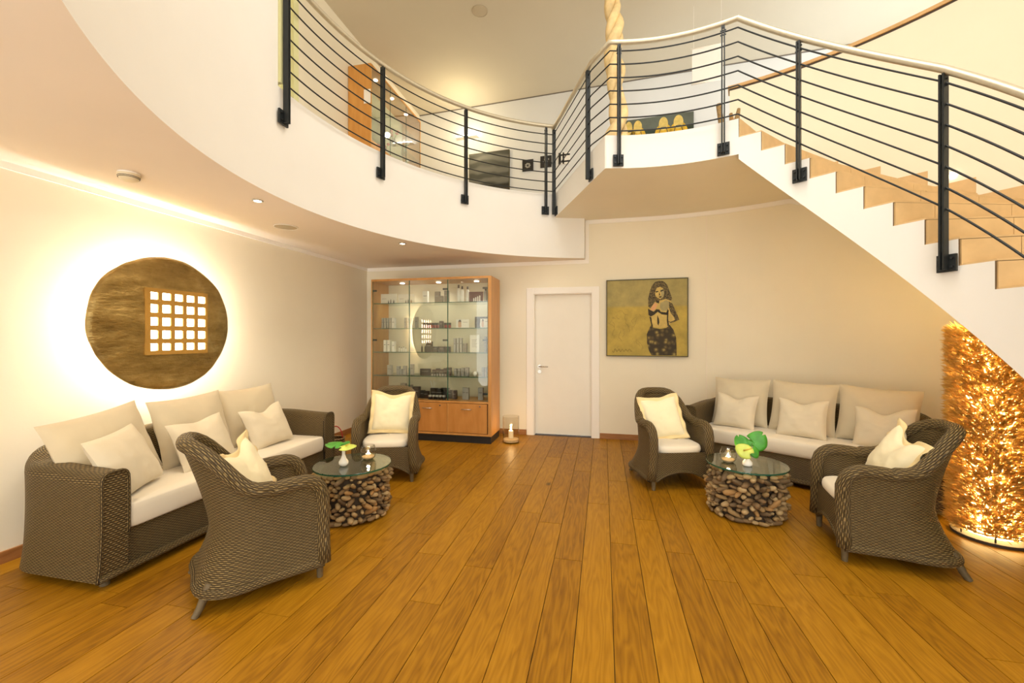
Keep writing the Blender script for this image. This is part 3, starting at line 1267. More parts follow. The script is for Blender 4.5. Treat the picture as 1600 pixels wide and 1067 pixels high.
def cushion_mesh(name, a, b, t, seed, chop=0.0, flange=0.0, pinch=0.07, n=26):
    mb = MB()
    rows = []
    off = Vector((seed * 7.3, seed * 3.1, seed))
    for side in (1, -1):
        grid_ = []
        for j in range(n + 1):
            v = -1 + 2 * j / n
            r_ = []
            for i in range(n + 1):
                u = -1 + 2 * i / n
                sc = 1 - pinch * (1 - v * v) if True else 1
                sv = 1 - pinch * (1 - u * u)
                x_ = a * u * sc
                y_ = b * v * sv
                eu, ev = max(0.0, 1 - abs(u) ** 2.6), max(0.0, 1 - abs(v) ** 2.6)
                z_ = t * (eu * ev) ** 0.5
                w = noise.noise(Vector((u * 1.7, v * 1.7, side * 2.0)) + off) * 0.12 + noise.noise(Vector((u * 4.5, v * 4.5, side * 5.0)) + off) * 0.06
                z_ *= 1 + w * 1.2
                # edge gathers
                z_ += 0.006 * math.sin((u * 9 + v * 7) + seed) * (eu * ev) ** 0.5 * (1 - eu * ev)
                if chop:
                    d_ = math.exp(-(u / 0.42) ** 2) * sstep((v + 0.25) / 1.25)
                    y_ -= chop * d_
                    z_ *= 1 - 0.45 * d_
                r_.append((x_, y_, side * z_))
            grid_.append(r_ if side > 0 else r_[::-1])
        mb.grid(grid_)
    me = mb.mesh(name, True)
    return me


def place(o, loc, face_dir, tilt, roll=0.0):
    """cushion plane: local x = width, local y = up, local z = face normal towards face_dir, leaning back by tilt"""
    f = Vector((face_dir[0], face_dir[1], 0)).normalized()
    wv = Vector((0, 0, 1)).cross(f) * 1.0
    nrm = (f * math.cos(R(tilt)) + Vector((0, 0, 1)) * math.sin(R(tilt))).normalized()
    up = nrm.cross(wv).normalized()
    m = Matrix((wv, up, nrm)).transposed().to_4x4()
    m = m @ Matrix.Rotation(R(roll), 4, 'Z')
    m.translation = Vector(loc)
    o.matrix_world = m
    return o


def cushion(name, label, cat, mat, size, loc, fdir, tilt, roll=0, seed=1, chop=0.0, group=None, flange=0.0, pinch=0.07):
    me = cushion_mesh(name, size[0] / 2, size[1] / 2, size[2] / 2, seed, chop, 0, pinch)
    me.materials.append(mat)
    if flange:
        o = bpy.data.objects.new(name, None)
        COL.objects.link(o)
        place(o, loc, fdir, tilt, roll)
        link('pillow_body', me, o)
        a, b = size[0] / 2, size[1] / 2
        rows = []
        N = 20
        per = []
        for (ax, ay, bx, by) in ((-1, -1, 1, -1), (1, -1, 1, 1), (1, 1, -1, 1), (-1, 1, -1, -1)):
            for i in range(N):
                per.append((lerp(ax, bx, i / N), lerp(ay, by, i / N)))
        for side in (1, -1):
            for sc, zz in ((0.93, 0.004), (1.0, 0.004), (1.0 + flange / a * 0.5, 0.004), (1.0 + flange / a, 0.002)):
                ring = []
                for (u, v) in per:
                    x_ = a * u * sc * (1 - pinch * (1 - v * v))
                    y_ = b * v * sc * (1 - pinch * (1 - u * u))
                    if chop:
                        y_ -= chop * math.exp(-(u / 0.42) ** 2) * sstep((v + 0.25) / 1.25)
                    wz = 0.012 * math.sin(u * 8 + v * 11 + seed) * max(0, sc - 0.98) / (flange / a)
                    ring.append((x_, y_, side * zz + wz))
                rows.append(ring)
            if side == 1:
                keep = rows[:]
                rows = []
        fm = MB()
        fm.grid(keep + rows[::-1], closed=True)
        fo = fm.build('flange', M['cream2'], o, smooth=True)
        fo['label'] = 'golden flat border of the pillow'
        tag(o, label, cat, group)
        return o
    o = link(name, me)
    place(o, loc, fdir, tilt, roll)
    return tag(o, label, cat, group)


# left sofa, facing +x
BZ = 0.685
g1 = 'large back cushions on the sofas'
g2 = 'small throw pillows on the sofas'
cushion('back_cushion', 'large beige back cushion on the lamp-side sofa, at the end away from the cabinet', 'cushion', M['back'], (0.60, 0.52, 0.17), (-3.18, 2.09, BZ - 0.01), (1, 0.10), 19, 7, 1, group=g1)
cushion('back_cushion', 'large beige back cushion in the middle of the sofa under the round lamp', 'cushion', M['back'], (0.60, 0.53, 0.17), (-3.20, 2.70, BZ), (1, 0.0), 16, 2, 2, group=g1)
cushion('back_cushion', 'large beige back cushion on the lamp-side sofa, at the end by the cabinet', 'cushion', M['back'], (0.60, 0.53, 0.17), (-3.22, 3.28, BZ), (1, -0.05), 16, 1, 3, group=g1)
cushion('throw_pillow', 'small beige pillow on the lamp-side sofa, at the end away from the cabinet', 'pillow', M['throw'], (0.43, 0.41, 0.15), (-2.95, 2.045, 0.625), (0.92, 0.38), 25, 5, 4, group=g2)
cushion('throw_pillow', 'small beige pillow in the middle of the lamp-side sofa, behind the armchair', 'pillow', M['throw'], (0.43, 0.38, 0.15), (-2.99, 2.60, 0.61), (1, -0.05), 24, 4, 5, chop=0.02, group=g2)
cushion('throw_pillow', 'small beige pillow on the lamp-side sofa, at the end by the cabinet', 'pillow', M['throw'], (0.43, 0.38, 0.15), (-2.97, 3.20, 0.61), (1, -0.1), 24, 5, 6, chop=0.05, group=g2)


def sp_(t, dep, z):
    p = SC + SD * (t + 0.05) - SF * (dep - 0.02)
    return (p.x, p.y, z)


cushion('back_cushion', 'large beige back cushion on the sofa under the stairs, end by the painting', 'cushion', M['back'], (0.58, 0.53, 0.17), sp_(-0.64, 0.10, BZ), SF, 15, 1, 7, group=g1)
cushion('back_cushion', 'large beige back cushion in the middle of the sofa under the stairs', 'cushion', M['back'], (0.58, 0.54, 0.17), sp_(-0.05, 0.10, BZ), SF, 15, -1, 8, group=g1)
cushion('back_cushion', 'large beige back cushion on the sofa under the stairs, end by the golden lamp', 'cushion', M['back'], (0.60, 0.53, 0.17), sp_(0.53, 0.10, BZ), SF, 15, -2, 9, group=g1)
cushion('throw_pillow', 'small beige pillow on the sofa under the stairs, end by the painting', 'pillow', M['throw'], (0.42, 0.38, 0.15), sp_(-0.62, -0.10, 0.605), SF, 22, -1, 10, chop=0.05, group=g2)
cushion('throw_pillow', 'small beige pillow in the middle of the sofa under the stairs', 'pillow', M['throw'], (0.42, 0.39, 0.15), sp_(-0.01, -0.10, 0.61), SF, 22, 1, 11, chop=0.045, group=g2)
cushion('throw_pillow', 'small beige pillow on the sofa under the stairs, end by the golden lamp', 'pillow', M['throw'], (0.43, 0.38, 0.15), sp_(0.59, -0.08, 0.605), (SF.x - 0.12, SF.y + 0.1), 22, 3, 12, chop=0.06, group=g2)

# cream pillows in the armchairs


def chair_pillow(i, label, size, dx, dy, z, tilt, roll, turn, seed, chop, flange):
    c = chairs[i]
    rz = c.rotation_euler[2]
    f = Vector((math.cos(rz - PI / 2), math.sin(rz - PI / 2)))
    s = Vector((-f.y, f.x))
    p = Vector(c.location).to_2d() + f * dy + s * dx
    fd = Matrix.Rotation(R(turn), 2) @ f
    cushion('cream_pillow', label, 'pillow', M['cream'], size, (p.x, p.y, z), fd, tilt, roll, seed, chop, 'cream pillows in the armchairs', flange, 0.05)


chair_pillow(0, 'cream pillow in the armchair that stands before the lamp-side sofa', (0.36, 0.36, 0.12), 0.02, -0.05, 0.60, 24, 10, -32, 21, 0.05, 0.03)
chair_pillow(1, 'cream flanged pillow propped in the armchair by the glass cabinet', (0.38, 0.38, 0.15), 0.01, -0.045, 0.625, 18, -4, 8, 22, 0.04, 0.035)
chair_pillow(2, 'crumpled cream pillow in the armchair below the painting of a woman', (0.36, 0.40, 0.12), -0.03, -0.05, 0.605, 24, 8, -8, 23, 0.02, 0.03)
chair_pillow(3, 'cream pillow in the armchair beside the golden leaf lamp', (0.38, 0.38, 0.13), -0.03, -0.07, 0.605, 26, -14, 4, 24, 0.07, 0.03)

# ------------------------------------------------------------------ driftwood tables
DM = []
for i in range(8):
    rg = random.Random(100 + i)
    mb = MB()
    rows = []
    el = rg.uniform(1.35, 2.5)
    fl_ = rg.uniform(0.75, 1.0)
    bend = rg.uniform(-0.25, 0.25)
    for j in range(7):
        v = PI * j / 6
        r_ = []
        for k in range(8):
            a = 2 * PI * k / 8
            q = Vector((math.sin(v) * math.cos(a), math.sin(v) * math.sin(a), math.cos(v)))
            s_ = 1 + 0.38 * noise.noise(q * 1.4 + Vector((i * 5.0, 0, 0)))
            ez = abs(q.z) ** 0.7 * (1 if q.z > 0 else -1)
            r_.append(((q.x * s_ + bend * ez * ez), q.y * s_ * fl_, ez * el))
        rows.append(r_)
    mb.grid(rows, closed=True)
    me = mb.mesh('driftwood_piece', True)
    me.materials.append(M['drift%d' % (i % 5)])
    DM.append(me)


def drift_table(loc, label, seed, size):
    t = thing('driftwood_table', label, 'table', loc, 0, 'driftwood side tables')
    rg = random.Random(seed)
    rad = 0.255
    MB().lathe([(0.0, 0.01), (0.235, 0.01), (0.235, 0.365), (0.0, 0.365)], 28).build('core', M['core'], t, smooth=True, autosmooth=40)
    nrow = 11
    cnt = 0
    for r_ in range(nrow):
        z = 0.022 + r_ * (0.345 / (nrow - 1))
        n_ = 27
        for k in range(n_):
            a = 2 * PI * (k + 0.5 * (r_ % 2) + rg.uniform(-0.25, 0.25)) / n_
            s_ = size * rg.uniform(0.72, 1.25)
            rr_ = rad + rg.uniform(-0.012, 0.016)
            o = link('driftwood_piece', DM[rg.randrange(8)], t)
            zz = min(max(z + rg.uniform(-0.012, 0.012), 0.022), 0.362)
            o.location = (rr_ * math.cos(a), rr_ * math.sin(a), zz)
            # long axis: mix of tangent, radial and vertical
            tang = Vector((-math.sin(a), math.cos(a), 0))
            radv = Vector((math.cos(a), math.sin(a), 0))
            ax = (tang * rg.uniform(-1, 1) + radv * rg.uniform(0.2, 1.2) + Vector((0, 0, rg.uniform(-0.45, 0.45)))).normalized()
            if zz < 0.035 or zz > 0.35:
                ax = (tang + radv * rg.uniform(-0.6, 0.6)).normalized()
            o.rotation_mode = 'QUATERNION'
            o.rotation_quaternion = ax.to_track_quat('Z', 'Y')
            o.scale = (s_, s_, s_)
            cnt += 1
    g = MB().lathe([(0.0, 0.0), (0.292, 0.0), (0.295, 0.003), (0.295, 0.009), (0.292, 0.012), (0.0, 0.012)], 48, (0, 0, 0.388))
    go = g.build('glass_top', M['tglass'], t, smooth=True, autosmooth=30)
    e = MB()
    e.grid([[(0.2955 * math.cos(2 * PI * i / 48), 0.2955 * math.sin(2 * PI * i / 48), z) for i in range(48)] for z in (0.389, 0.399)], closed=True)
    e.build('glass_edge', M['gedge'], go, smooth=True)
    return t


drift_table((-1.955, 2.975, 0), 'round driftwood table with glass top beside the lamp-side sofa', 11, 0.0188)
drift_table((1.12, 3.67, 0), 'round driftwood table with glass top before the sofa under the stairs', 12, 0.0200)


def leaf_outline(n=24, w=0.09, h=0.11):
    """heart-shaped blade with notches, tip at +y"""
    pts = []
    for i in range(n + 1):
        a = -PI / 2 + 2 * PI * i / n
        r_ = 1.0 + 0.22 * math.sin(a) * -1 * (1 if math.sin(a) < 0 else 0.2)
        x_ = w * math.cos(a) * (1 - 0.25 * max(0, math.sin(a)))
        y_ = h * math.sin(a)
        if abs(a + PI / 2) < 0.25 or abs(a - 3 * PI / 2) < 0.25:
            y_ = -h * 0.62
        pts.append((x_, y_))
    return pts


def blade(name, mat, parent, w, h, loc, nrm, roll, cup=0.2, notch=0):
    """a leaf with real thickness: domed fan"""
    n = 40
    mb = MB()
    ring = []
    for i in range(n):
        a = -PI / 2 + 2 * PI * (i + 0.5) / n
        x_ = w * math.cos(a) * (1 - 0.22 * max(0, math.sin(a)))
        y_ = h * math.sin(a)
        near = abs(math.sin(a) + 1)
        if near < 0.08:
            y_ += h * 0.38 * (1 - near / 0.08)
        if notch and math.sin(a) > -0.4 and (i % 13 == 5):
            x_ *= 0.55
            y_ *= 0.72
        ring.append((x_, y_))
    rows = []
    for s_, th in ((0.02, 0.0015), (0.4, 0.0015), (0.75, 0.0015), (1.0, 0.0008), (1.0, -0.0008), (0.75, -0.0015), (0.4, -0.0015), (0.02, -0.0015)):
        rows.append([(x_ * s_, (y_ + h * 0.3) * s_ - h * 0.3, -cup * w * (s_ * x_ / w) ** 2 - cup * 0.6 * h * (s_ * y_ / h) ** 2 + th + 0.02 * w * abs(x_) / w) for (x_, y_) in ring])
    mb.grid(rows, closed=True)
    o = mb.build(name, mat, parent, smooth=True)
    q = Vector(nrm).normalized().to_track_quat('Z', 'Y')
    m = q.to_matrix().to_4x4() @ Matrix.Rotation(R(roll), 4, 'Z')
    m.translation = Vector(loc)
    o.matrix_local = m
    return o


def candle_bowl(loc, label):
    t = thing('candle_glass', label, 'candle', loc, 0, 'candle glasses on the driftwood tables')
    prof = [(0.0, 0.002), (0.035, 0.0), (0.055, 0.018), (0.064, 0.05), (0.060, 0.085), (0.050, 0.112), (0.047, 0.112), (0.057, 0.085), (0.061, 0.05), (0.052, 0.021), (0.034, 0.005), (0.0, 0.006)]
    MB().lathe(prof, 28).build('glass_bowl', M['clear'], t, smooth=True)
    MB().lathe([(0, 0.0075), (0.040, 0.0085), (0.050, 0.024), (0.0, 0.030)], 24).build('sand', M['sand'], t, smooth=True)
    c = MB().lathe([(0, 0.030), (0.020, 0.030), (0.020, 0.043), (0, 0.041)], 16).build('tealight', M['wax'], t, smooth=True, autosmooth=40)
    MB().lathe([(0.0, 0.043), (0.005, 0.049), (0.0055, 0.055), (0.003, 0.066), (0.0, 0.074)], 10).build('flame', M['flame'], c, smooth=True)
    point('candle_light', (loc[0], loc[1], loc[2] + 0.062), 1.2, (1.0, 0.66, 0.30), 0.012)


TZ = 0.4005
candle_bowl((-1.90, 3.105, TZ), 'round tealight glass on the table by the lamp-side sofa')
candle_bowl((0.985, 3.66, TZ), 'round tealight glass on the table before the sofa under the stairs')


def vase(loc, label, kind):
    t = thing('flower_vase', label, 'vase', loc, 0, 'white bud vases on the driftwood tables')
    if kind == 0:
        prof = [(0.0, 0.0), (0.022, 0.0), (0.036, 0.018), (0.036, 0.035), (0.020, 0.060), (0.012, 0.085), (0.012, 0.115), (0.016, 0.125), (0.013, 0.125), (0.009, 0.11), (0.0, 0.105)]
    else:
        prof = [(0.0, 0.0), (0.028, 0.0), (0.036, 0.012), (0.034, 0.03), (0.018, 0.052), (0.015, 0.072), (0.020, 0.080), (0.016, 0.080), (0.0, 0.066)]
    MB().lathe(prof, 24).build('vase_body', M['white'], t, smooth=True, autosmooth=60)
    top = prof[-3][1]
    cx_, cy_ = -0.2147, -0.977      # roughly towards the seating group's open side
    if kind == 0:
        for k, (ex, ey, ez) in enumerate(((-0.06, -0.01, 0.165), (0.04, 0.0, 0.16))):
            MB().tube([(0, 0, 0.10), (ex * 0.4, ey * 0.4, 0.14), (ex, ey, ez)], 0.003, 6).build('stem', M['stemg'], t, smooth=True)
        blade('leaf', M['leafg'], t, 0.055, 0.085, (-0.075, 0.0, 0.165), (0.05, -0.25, 1), 80, 0.15, 1)
        blade('leaf', M['leafg'], t, 0.035, 0.06, (-0.02, 0.05, 0.16), (0.0, -0.2, 1), 10, 0.15)
        blade('spathe', M['spathe'], t, 0.042, 0.068, (0.045, -0.02, 0.158), (0.1, -0.35, 1), -75, 0.2)
        MB().tube([(0.03, -0.02, 0.165), (0.075, -0.03, 0.185)], [0.005, 0.003], 8).build('spadix', M['spadix'], t, smooth=True)
    else:
        for (ex, ey, ez) in ((0.05, 0.04, 0.17), (-0.03, -0.03, 0.12), (-0.03, 0.05, 0.15)):
            MB().tube([(0, 0, 0.06), (ex * 0.4, ey * 0.4, 0.10), (ex, ey, ez)], 0.0035, 6).build('stem', M['stemg'], t, smooth=True)
        blade('leaf', M['leafg'], t, 0.078, 0.085, (0.085, 0.05, 0.185), (-0.15, -1, 0.25), -30, 0.15, 1)
        blade('leaf', M['leafg'], t, 0.055, 0.065, (-0.02, 0.07, 0.165), (-0.35, -1, 0.35), 35, 0.2, 1)
        blade('leaf', M['leafg'], t, 0.04, 0.05, (0.055, 0.02, 0.105), (0.1, -1, 0.3), 200, 0.2)
        blade('spathe', M['spathe'], t, 0.058, 0.068, (-0.03, -0.035, 0.125), (-0.2, -1, 0.45), 60, 0.25)
        MB().tube([(-0.04, -0.045, 0.128), (0.005, -0.075, 0.155)], [0.006, 0.0035], 8).build('spadix', M['spadix'], t, smooth=True)
    return t


vase((-1.985, 2.895, TZ), 'slim white vase with a flat green leaf on the table by the lamp-side sofa', 0)
vase((1.10, 3.575, TZ), 'squat white vase with broad green leaves before the sofa under the stairs', 1)

# basket behind the left sofa
bk = thing('wicker_basket', 'small woven basket with a red handle cord between the sofa end and the armchair', 'basket', (-2.87, 4.05, 0))
rows, uvs = [], []
for j in range(9):
    z = 0.30 * j / 8
    r_ = 0.085 + 0.02 * math.sin(PI * j / 8)
    rows.append([(r_ * math.cos(2 * PI * i / 24), r_ * math.sin(2 * PI * i / 24), z) for i in range(25)])
    uvs.append([(2 * PI * 0.1 * i / 24, z) for i in range(25)])
MB().grid(rows, uvs).lathe([(0.0, 0.004), (0.085, 0.004)], 24).build('basket_body', M['basket'], bk, smooth=True)
MB().tube([(0.087 * math.cos(a * PI / 12), 0.087 * math.sin(a * PI / 12), 0.30) for a in range(24)], 0.01, 7, closed=True, uvk=1).build('basket_rim', M['basket'], bk, smooth=True)
MB().tube([(0.08 * math.cos(PI * i / 12), 0.0, 0.30 + 0.13 * math.sin(PI * i / 12)) for i in range(13)], 0.006, 7).build('handle', M['red'], bk, smooth=True)

# ------------------------------------------------------------------ round brass wall lamp
lampo = thing('wall_lamp', 'large round beaten brass wall lamp with a square glowing lattice', 'lamp', (WL, 2.745, 1.52))
LX = 0.155
rd = random.Random(5)
NA = 96
outl = []
for i in range(NA):
    a = 2 * PI * i / NA
    r_ = 1.0 + 0.018 * noise.noise(Vector((math.cos(a) * 1.7, math.sin(a) * 1.7, 3.0))) + 0.006 * noise.noise(Vector((math.cos(a) * 6, math.sin(a) * 6, 1.0)))
    outl.append((0.560 * r_ * math.cos(a), 0.540 * r_ * math.sin(a)))
SQ0, SQ1, SZ0, SZ1 = -0.205, 0.295, -0.247, 0.268


def sq_point(a):
    cx_, cz_ = (SQ0 + SQ1) / 2, (SZ0 + SZ1) / 2
    hx_, hz_ = (SQ1 - SQ0) / 2, (SZ1 - SZ0) / 2
    c, s_ = math.cos(a), math.sin(a)
    k_ = min(hx_ / abs(c) if abs(c) > 1e-6 else 9, hz_ / abs(s_) if abs(s_) > 1e-6 else 9)
    return (cx_ + c * k_, cz_ + s_ * k_)


mb = MB()
rows = []
for s_ in [i / 12 for i in range(13)]:
    r_ = []
    for i in range(NA):
        a = 2 * PI * (i + 0.0) / NA
        q = sq_point(a)
        p = outl[i]
        y_, z_ = lerp(q[0], p[0], s_), lerp(q[1], p[1], s_)
        rad = math.hypot(y_, z_) / 0.55
        xx = LX + 0.045 * (1 - rad * rad) + 0.010 * noise.noise(Vector((y_ * 5, z_ * 9, 0.5))) * min(1, s_ * 3) * (1 if s_ < 0.95 else 0.6)
        if s_ == 1.0:
            xx -= 0.012
        r_.append((xx, y_, z_))
    rows.append(r_)
r2 = [[(p[0] - 0.012, p[1], p[2]) for p in r_] for r_ in rows[::-1]]
mb.grid(rows + r2 + [rows[0]], closed=True)
mb.build('brass_disc', M['brass'], lampo, smooth=True)
lat = MB()
XL0, XL1 = LX + 0.028, LX + 0.042
ny = 5
cell_y, cell_z = (SQ1 - SQ0) / 5, (SZ1 - SZ0) / 5
bar = 0.017
for i in range(6):
    yy = SQ0 + i * cell_y
    b0, b1 = yy - bar, yy + bar
    if i == 0:
        b0, b1 = SQ0 - 0.012, SQ0 + bar * 1.6
    if i == 5:
        b0, b1 = SQ1 - bar * 0.9, SQ1 + 0.006
    o = MB().box(XL0, XL1, b0, b1, SZ0 - 0.004, SZ1 + 0.004).build('lattice_bar', M['lattice'], lampo)
for j in range(6):
    zz = SZ0 + j * cell_z
    b0, b1 = zz - bar * 1.15, zz + bar * 1.15
    if j == 0:
        b0, b1 = SZ0 - 0.006, SZ0 + bar * 1.6
    if j == 5:
        b0, b1 = SZ1 - bar * 1.6, SZ1 + 0.006
    MB().box(XL0 + 0.002, XL1 + 0.002, SQ0 - 0.006, SQ1 + 0.004, b0, b1).build('lattice_bar', M['lattice'], lampo)
for i in range(5):
    for j in range(5):
        MB().box(XL0 - 0.012, XL0 - 0.004, SQ0 + i * cell_y + 0.002, SQ0 + (i + 1) * cell_y - 0.002, SZ0 + j * cell_z + 0.002, SZ0 + (j + 1) * cell_z - 0.002).build('lattice_pane', M['glow'], lampo)
# back light: ring tube hidden behind the disc, lighting the wall
ring = [(0.105, 0.34 * math.cos(2 * PI * i / 40), 0.34 * math.sin(2 * PI * i / 40)) for i in range(40)]
MB().tube(ring, 0.014, 8, closed=True, up=(1, 0, 0)).build('ring_light', emit('ring_tube', (1.0, 0.95, 0.86), 105.0), lampo, smooth=True)
MB().lathe([(0.0, 0.0), (0.09, 0.0), (0.09, 0.06), (0.0, 0.06)], 24).build('wall_mount', M['trim'], lampo).rotation_euler = (0, R(90), 0)

# ------------------------------------------------------------------ golden leaf lamp
LP = (2.665, 3.585)
gl = thing('leaf_lamp', 'tall glowing column lamp covered with golden leaves under the stairs', 'lamp', (LP[0], LP[1], 0))
GRr, GH = 0.187, 1.46
MB().lathe([(0.0, 0.0), (0.20, 0.0), (0.20, 0.02), (0.0, 0.02)], 32).build('base', M['darkline'], gl, smooth=True, autosmooth=40)
MB().lathe([(0.0, 0.035), (0.145, 0.035), (0.145, GH - 0.04), (0.0, GH - 0.04)], 32).build('light_diffuser', M['tube'], gl, smooth=True, autosmooth=40)
fr = MB()
for z in (0.06, 0.40, 0.75, 1.10, GH - 0.03):
    fr.tube([(GRr * 0.93 * math.cos(2 * PI * i / 32), GRr * 0.93 * math.sin(2 * PI * i / 32), z) for i in range(32)], 0.005, 5, closed=True)
for i in range(6):
    a = 2 * PI * i / 6
    fr.tube([(GRr * 0.93 * math.cos(a), GRr * 0.93 * math.sin(a), 0.0), (GRr * 0.93 * math.cos(a), GRr * 0.93 * math.sin(a), GH)], 0.005, 5)
fr.build('wire_frame', M['darkline'], gl)
lv = MB()
rg = random.Random(77)
for i in range(30000):
    a = rg.uniform(0, 2 * PI)
    z = rg.uniform(0.05, GH)
    rad = Vector((math.cos(a), math.sin(a), 0))
    tan = Vector((-math.sin(a), math.cos(a), 0))
    L = rg.uniform(0.04, 0.085)
    d = (rad * rg.uniform(0.35, 0.9) + tan * rg.uniform(-0.55, 0.55) + Vector((0, 0, rg.uniform(0.0, 1.0)))).normalized()
    s = d.cross(rad + Vector((rg.uniform(-.6, .6), rg.uniform(-.6, .6), rg.uniform(-.3, .3)))).normalized()
    p = rad * GRr * rg.uniform(0.88, 1.0) + Vector((0, 0, z))
    wd = rg.uniform(0.004, 0.0095)
    nn = d.cross(s) * 0.0025
    b = len(lv.v)
    lv.v += [tuple(p), tuple(p + d * L * 0.5 + s * wd + nn), tuple(p + d * L), tuple(p + d * L * 0.5 - s * wd + nn)]
    lv.face([b, b + 1, b + 2, b + 3])
lo_ = lv.build('leaves', M['gold'], gl)
lo_['kind'] = 'stuff'
lo_['label'] = 'thin golden metallic leaves bristling from the lamp column'
point('leaf_lamp_light', (LP[0], LP[1], GH + 0.03), 11, (1.0, 0.70, 0.26), 0.06)
cb = [(LP[0] + 0.10, LP[1] - 0.2, 0.006), (LP[0] + 0.16, LP[1] - 0.30, 0.006), (LP[0] + 0.30, LP[1] - 0.34, 0.006), (LP[0] + 0.48, LP[1] - 0.30, 0.006), (LP[0] + 0.62, LP[1] - 0.1, 0.006)]
tag(MB().tube(cb, 0.005, 6).build('lamp_cable', M['trim'], None, smooth=True), 'pale cable on the floor beside the golden leaf lamp', 'cable')

# ------------------------------------------------------------------ ceiling fittings
for (x_, y_, lab) in ((-2.70, 2.81, 'small lit downlight in the low ceiling beyond the smoke detector'), (-2.28, 4.445, 'small lit downlight in the low ceiling in front of the glass cabinet'), (-2.20, 1.05, 'small lit downlight in the low ceiling above the sofa end farthest from the cabinet')):
    t = thing('downlight', lab, 'light', (x_, y_, H), 0, 'downlights under the gallery')
    MB().lathe([(0.028, -0.001), (0.042, -0.001), (0.042, -0.006), (0.028, -0.008), (0.028, -0.001)], 24).build('trim_ring', M['chrome'], t, smooth=True, autosmooth=40)
    MB().lathe([(0.0, -0.005), (0.027, -0.005), (0.027, -0.001)], 20).build('bulb', M['spotglow'], t)
    spot('downlight_beam', (x_, y_, H - 0.02), 26, (1.0, 0.80, 0.52), 120, 0.8)
t = thing('ceiling_speaker', 'flat round speaker grille in the low ceiling', 'speaker', (-3.06, 3.53, H), 0)
MB().lathe([(0.0, -0.008), (0.095, -0.008), (0.11, -0.001)], 36).build('grille', M['grille'], t, smooth=True, autosmooth=40)
MB().tube([(0.105 * math.cos(PI * i / 18), 0.105 * math.sin(PI * i / 18), -0.006) for i in range(36)], 0.005, 6, closed=True).build('rim', M['trim'], t, smooth=True)
t = thing('smoke_detector', 'cream smoke detector on the low ceiling above the sofa', 'smoke detector', (-3.09, 2.16, H), 0)
MB().lathe([(0.0, -0.055), (0.030, -0.055), (0.050, -0.045), (0.060, -0.022), (0.062, -0.012), (0.0, -0.012)], 28).build('housing', M['plastic'], t, smooth=True, autosmooth=50)
MB().lathe([(0.0, -0.012), (0.058, -0.012), (0.058, -0.0005), (0.0, -0.0005)], 28).build('base_plate', M['trim'], t, smooth=True, autosmooth=40)
for z in (-0.028, -0.036):
    MB().tube([(0.0575 * math.cos(PI * i / 14) * (1 if z > -0.03 else 0.965), 0.0575 * math.sin(PI * i / 14) * (1 if z > -0.03 else 0.965), z) for i in range(28)], 0.002, 5, closed=True).build('vent_slot', M['darkline'], t)
t = thing('ceiling_speaker', 'round speaker grille in the upper ceiling', 'speaker', (-1.67, 5.52, TOP), 0)
MB().lathe([(0.0, -0.008), (0.095, -0.008), (0.11, -0.001)], 36).build('grille', M['grille'], t, smooth=True, autosmooth=40)
MB().tube([(0.105 * math.cos(PI * i / 18), 0.105 * math.sin(PI * i / 18), -0.006) for i in range(36)], 0.005, 6, closed=True).build('rim', M['grille'], t, smooth=True)

# ------------------------------------------------------------------ glass display cabinet
KX0, KX1, KY0, KY1, KH = -3.185, -1.440, 5.28, 5.74, 2.22
cab = thing('display_cabinet', 'tall beech display cabinet with glass doors and lit glass shelves', 'cabinet', ((KX0 + KX1) / 2, (KY0 + KY1) / 2, 0))
ox, oy = (KX0 + KX1) / 2, (KY0 + KY1) / 2
CWD = (KX1 - KX0) / 2
CDP = (KY1 - KY0) / 2
PT = 0.022


def cbox(name, mat, x0, x1, y0, y1, z0, z1, parent=None, bevel=0.0):
    return MB().box(x0 - ox, x1 - ox, y0 - oy, y1 - oy, z0, z1).build(name, mat, parent or cab, bevel=bevel)


cbox('side_panel', M['beech'], KX0, KX0 + PT, KY0, KY1, 0.10, KH)
cbox('side_panel', M['beech'], KX1 - PT * 2, KX1, KY0, KY1, 0.10, KH)
cbox('top_panel', M['beech'], KX0 + PT, KX1 - PT * 2, KY0, KY1, KH - 0.03, KH)
cbox('back_panel', M['cabback'], KX0 + PT, KX1 - PT * 2, KY1 - 0.012, KY1, 0.10, KH - 0.03)
cbox('bottom_panel', M['beech'], KX0 + PT, KX1 - PT * 2, KY0, KY1 - 0.012, 0.10, 0.128)
cbox('middle_panel', M['beech'], KX0 + PT, KX1 - PT * 2, KY0, KY1 - 0.012, 0.530, 0.556)
cbox('plinth', M['plinth'], KX0 + 0.01, KX1 - 0.01, KY0 + 0.02, KY1, 0.0, 0.10)
inx0, inx1 = KX0 + PT, KX1 - PT * 2
bw = (inx1 - inx0) / 3
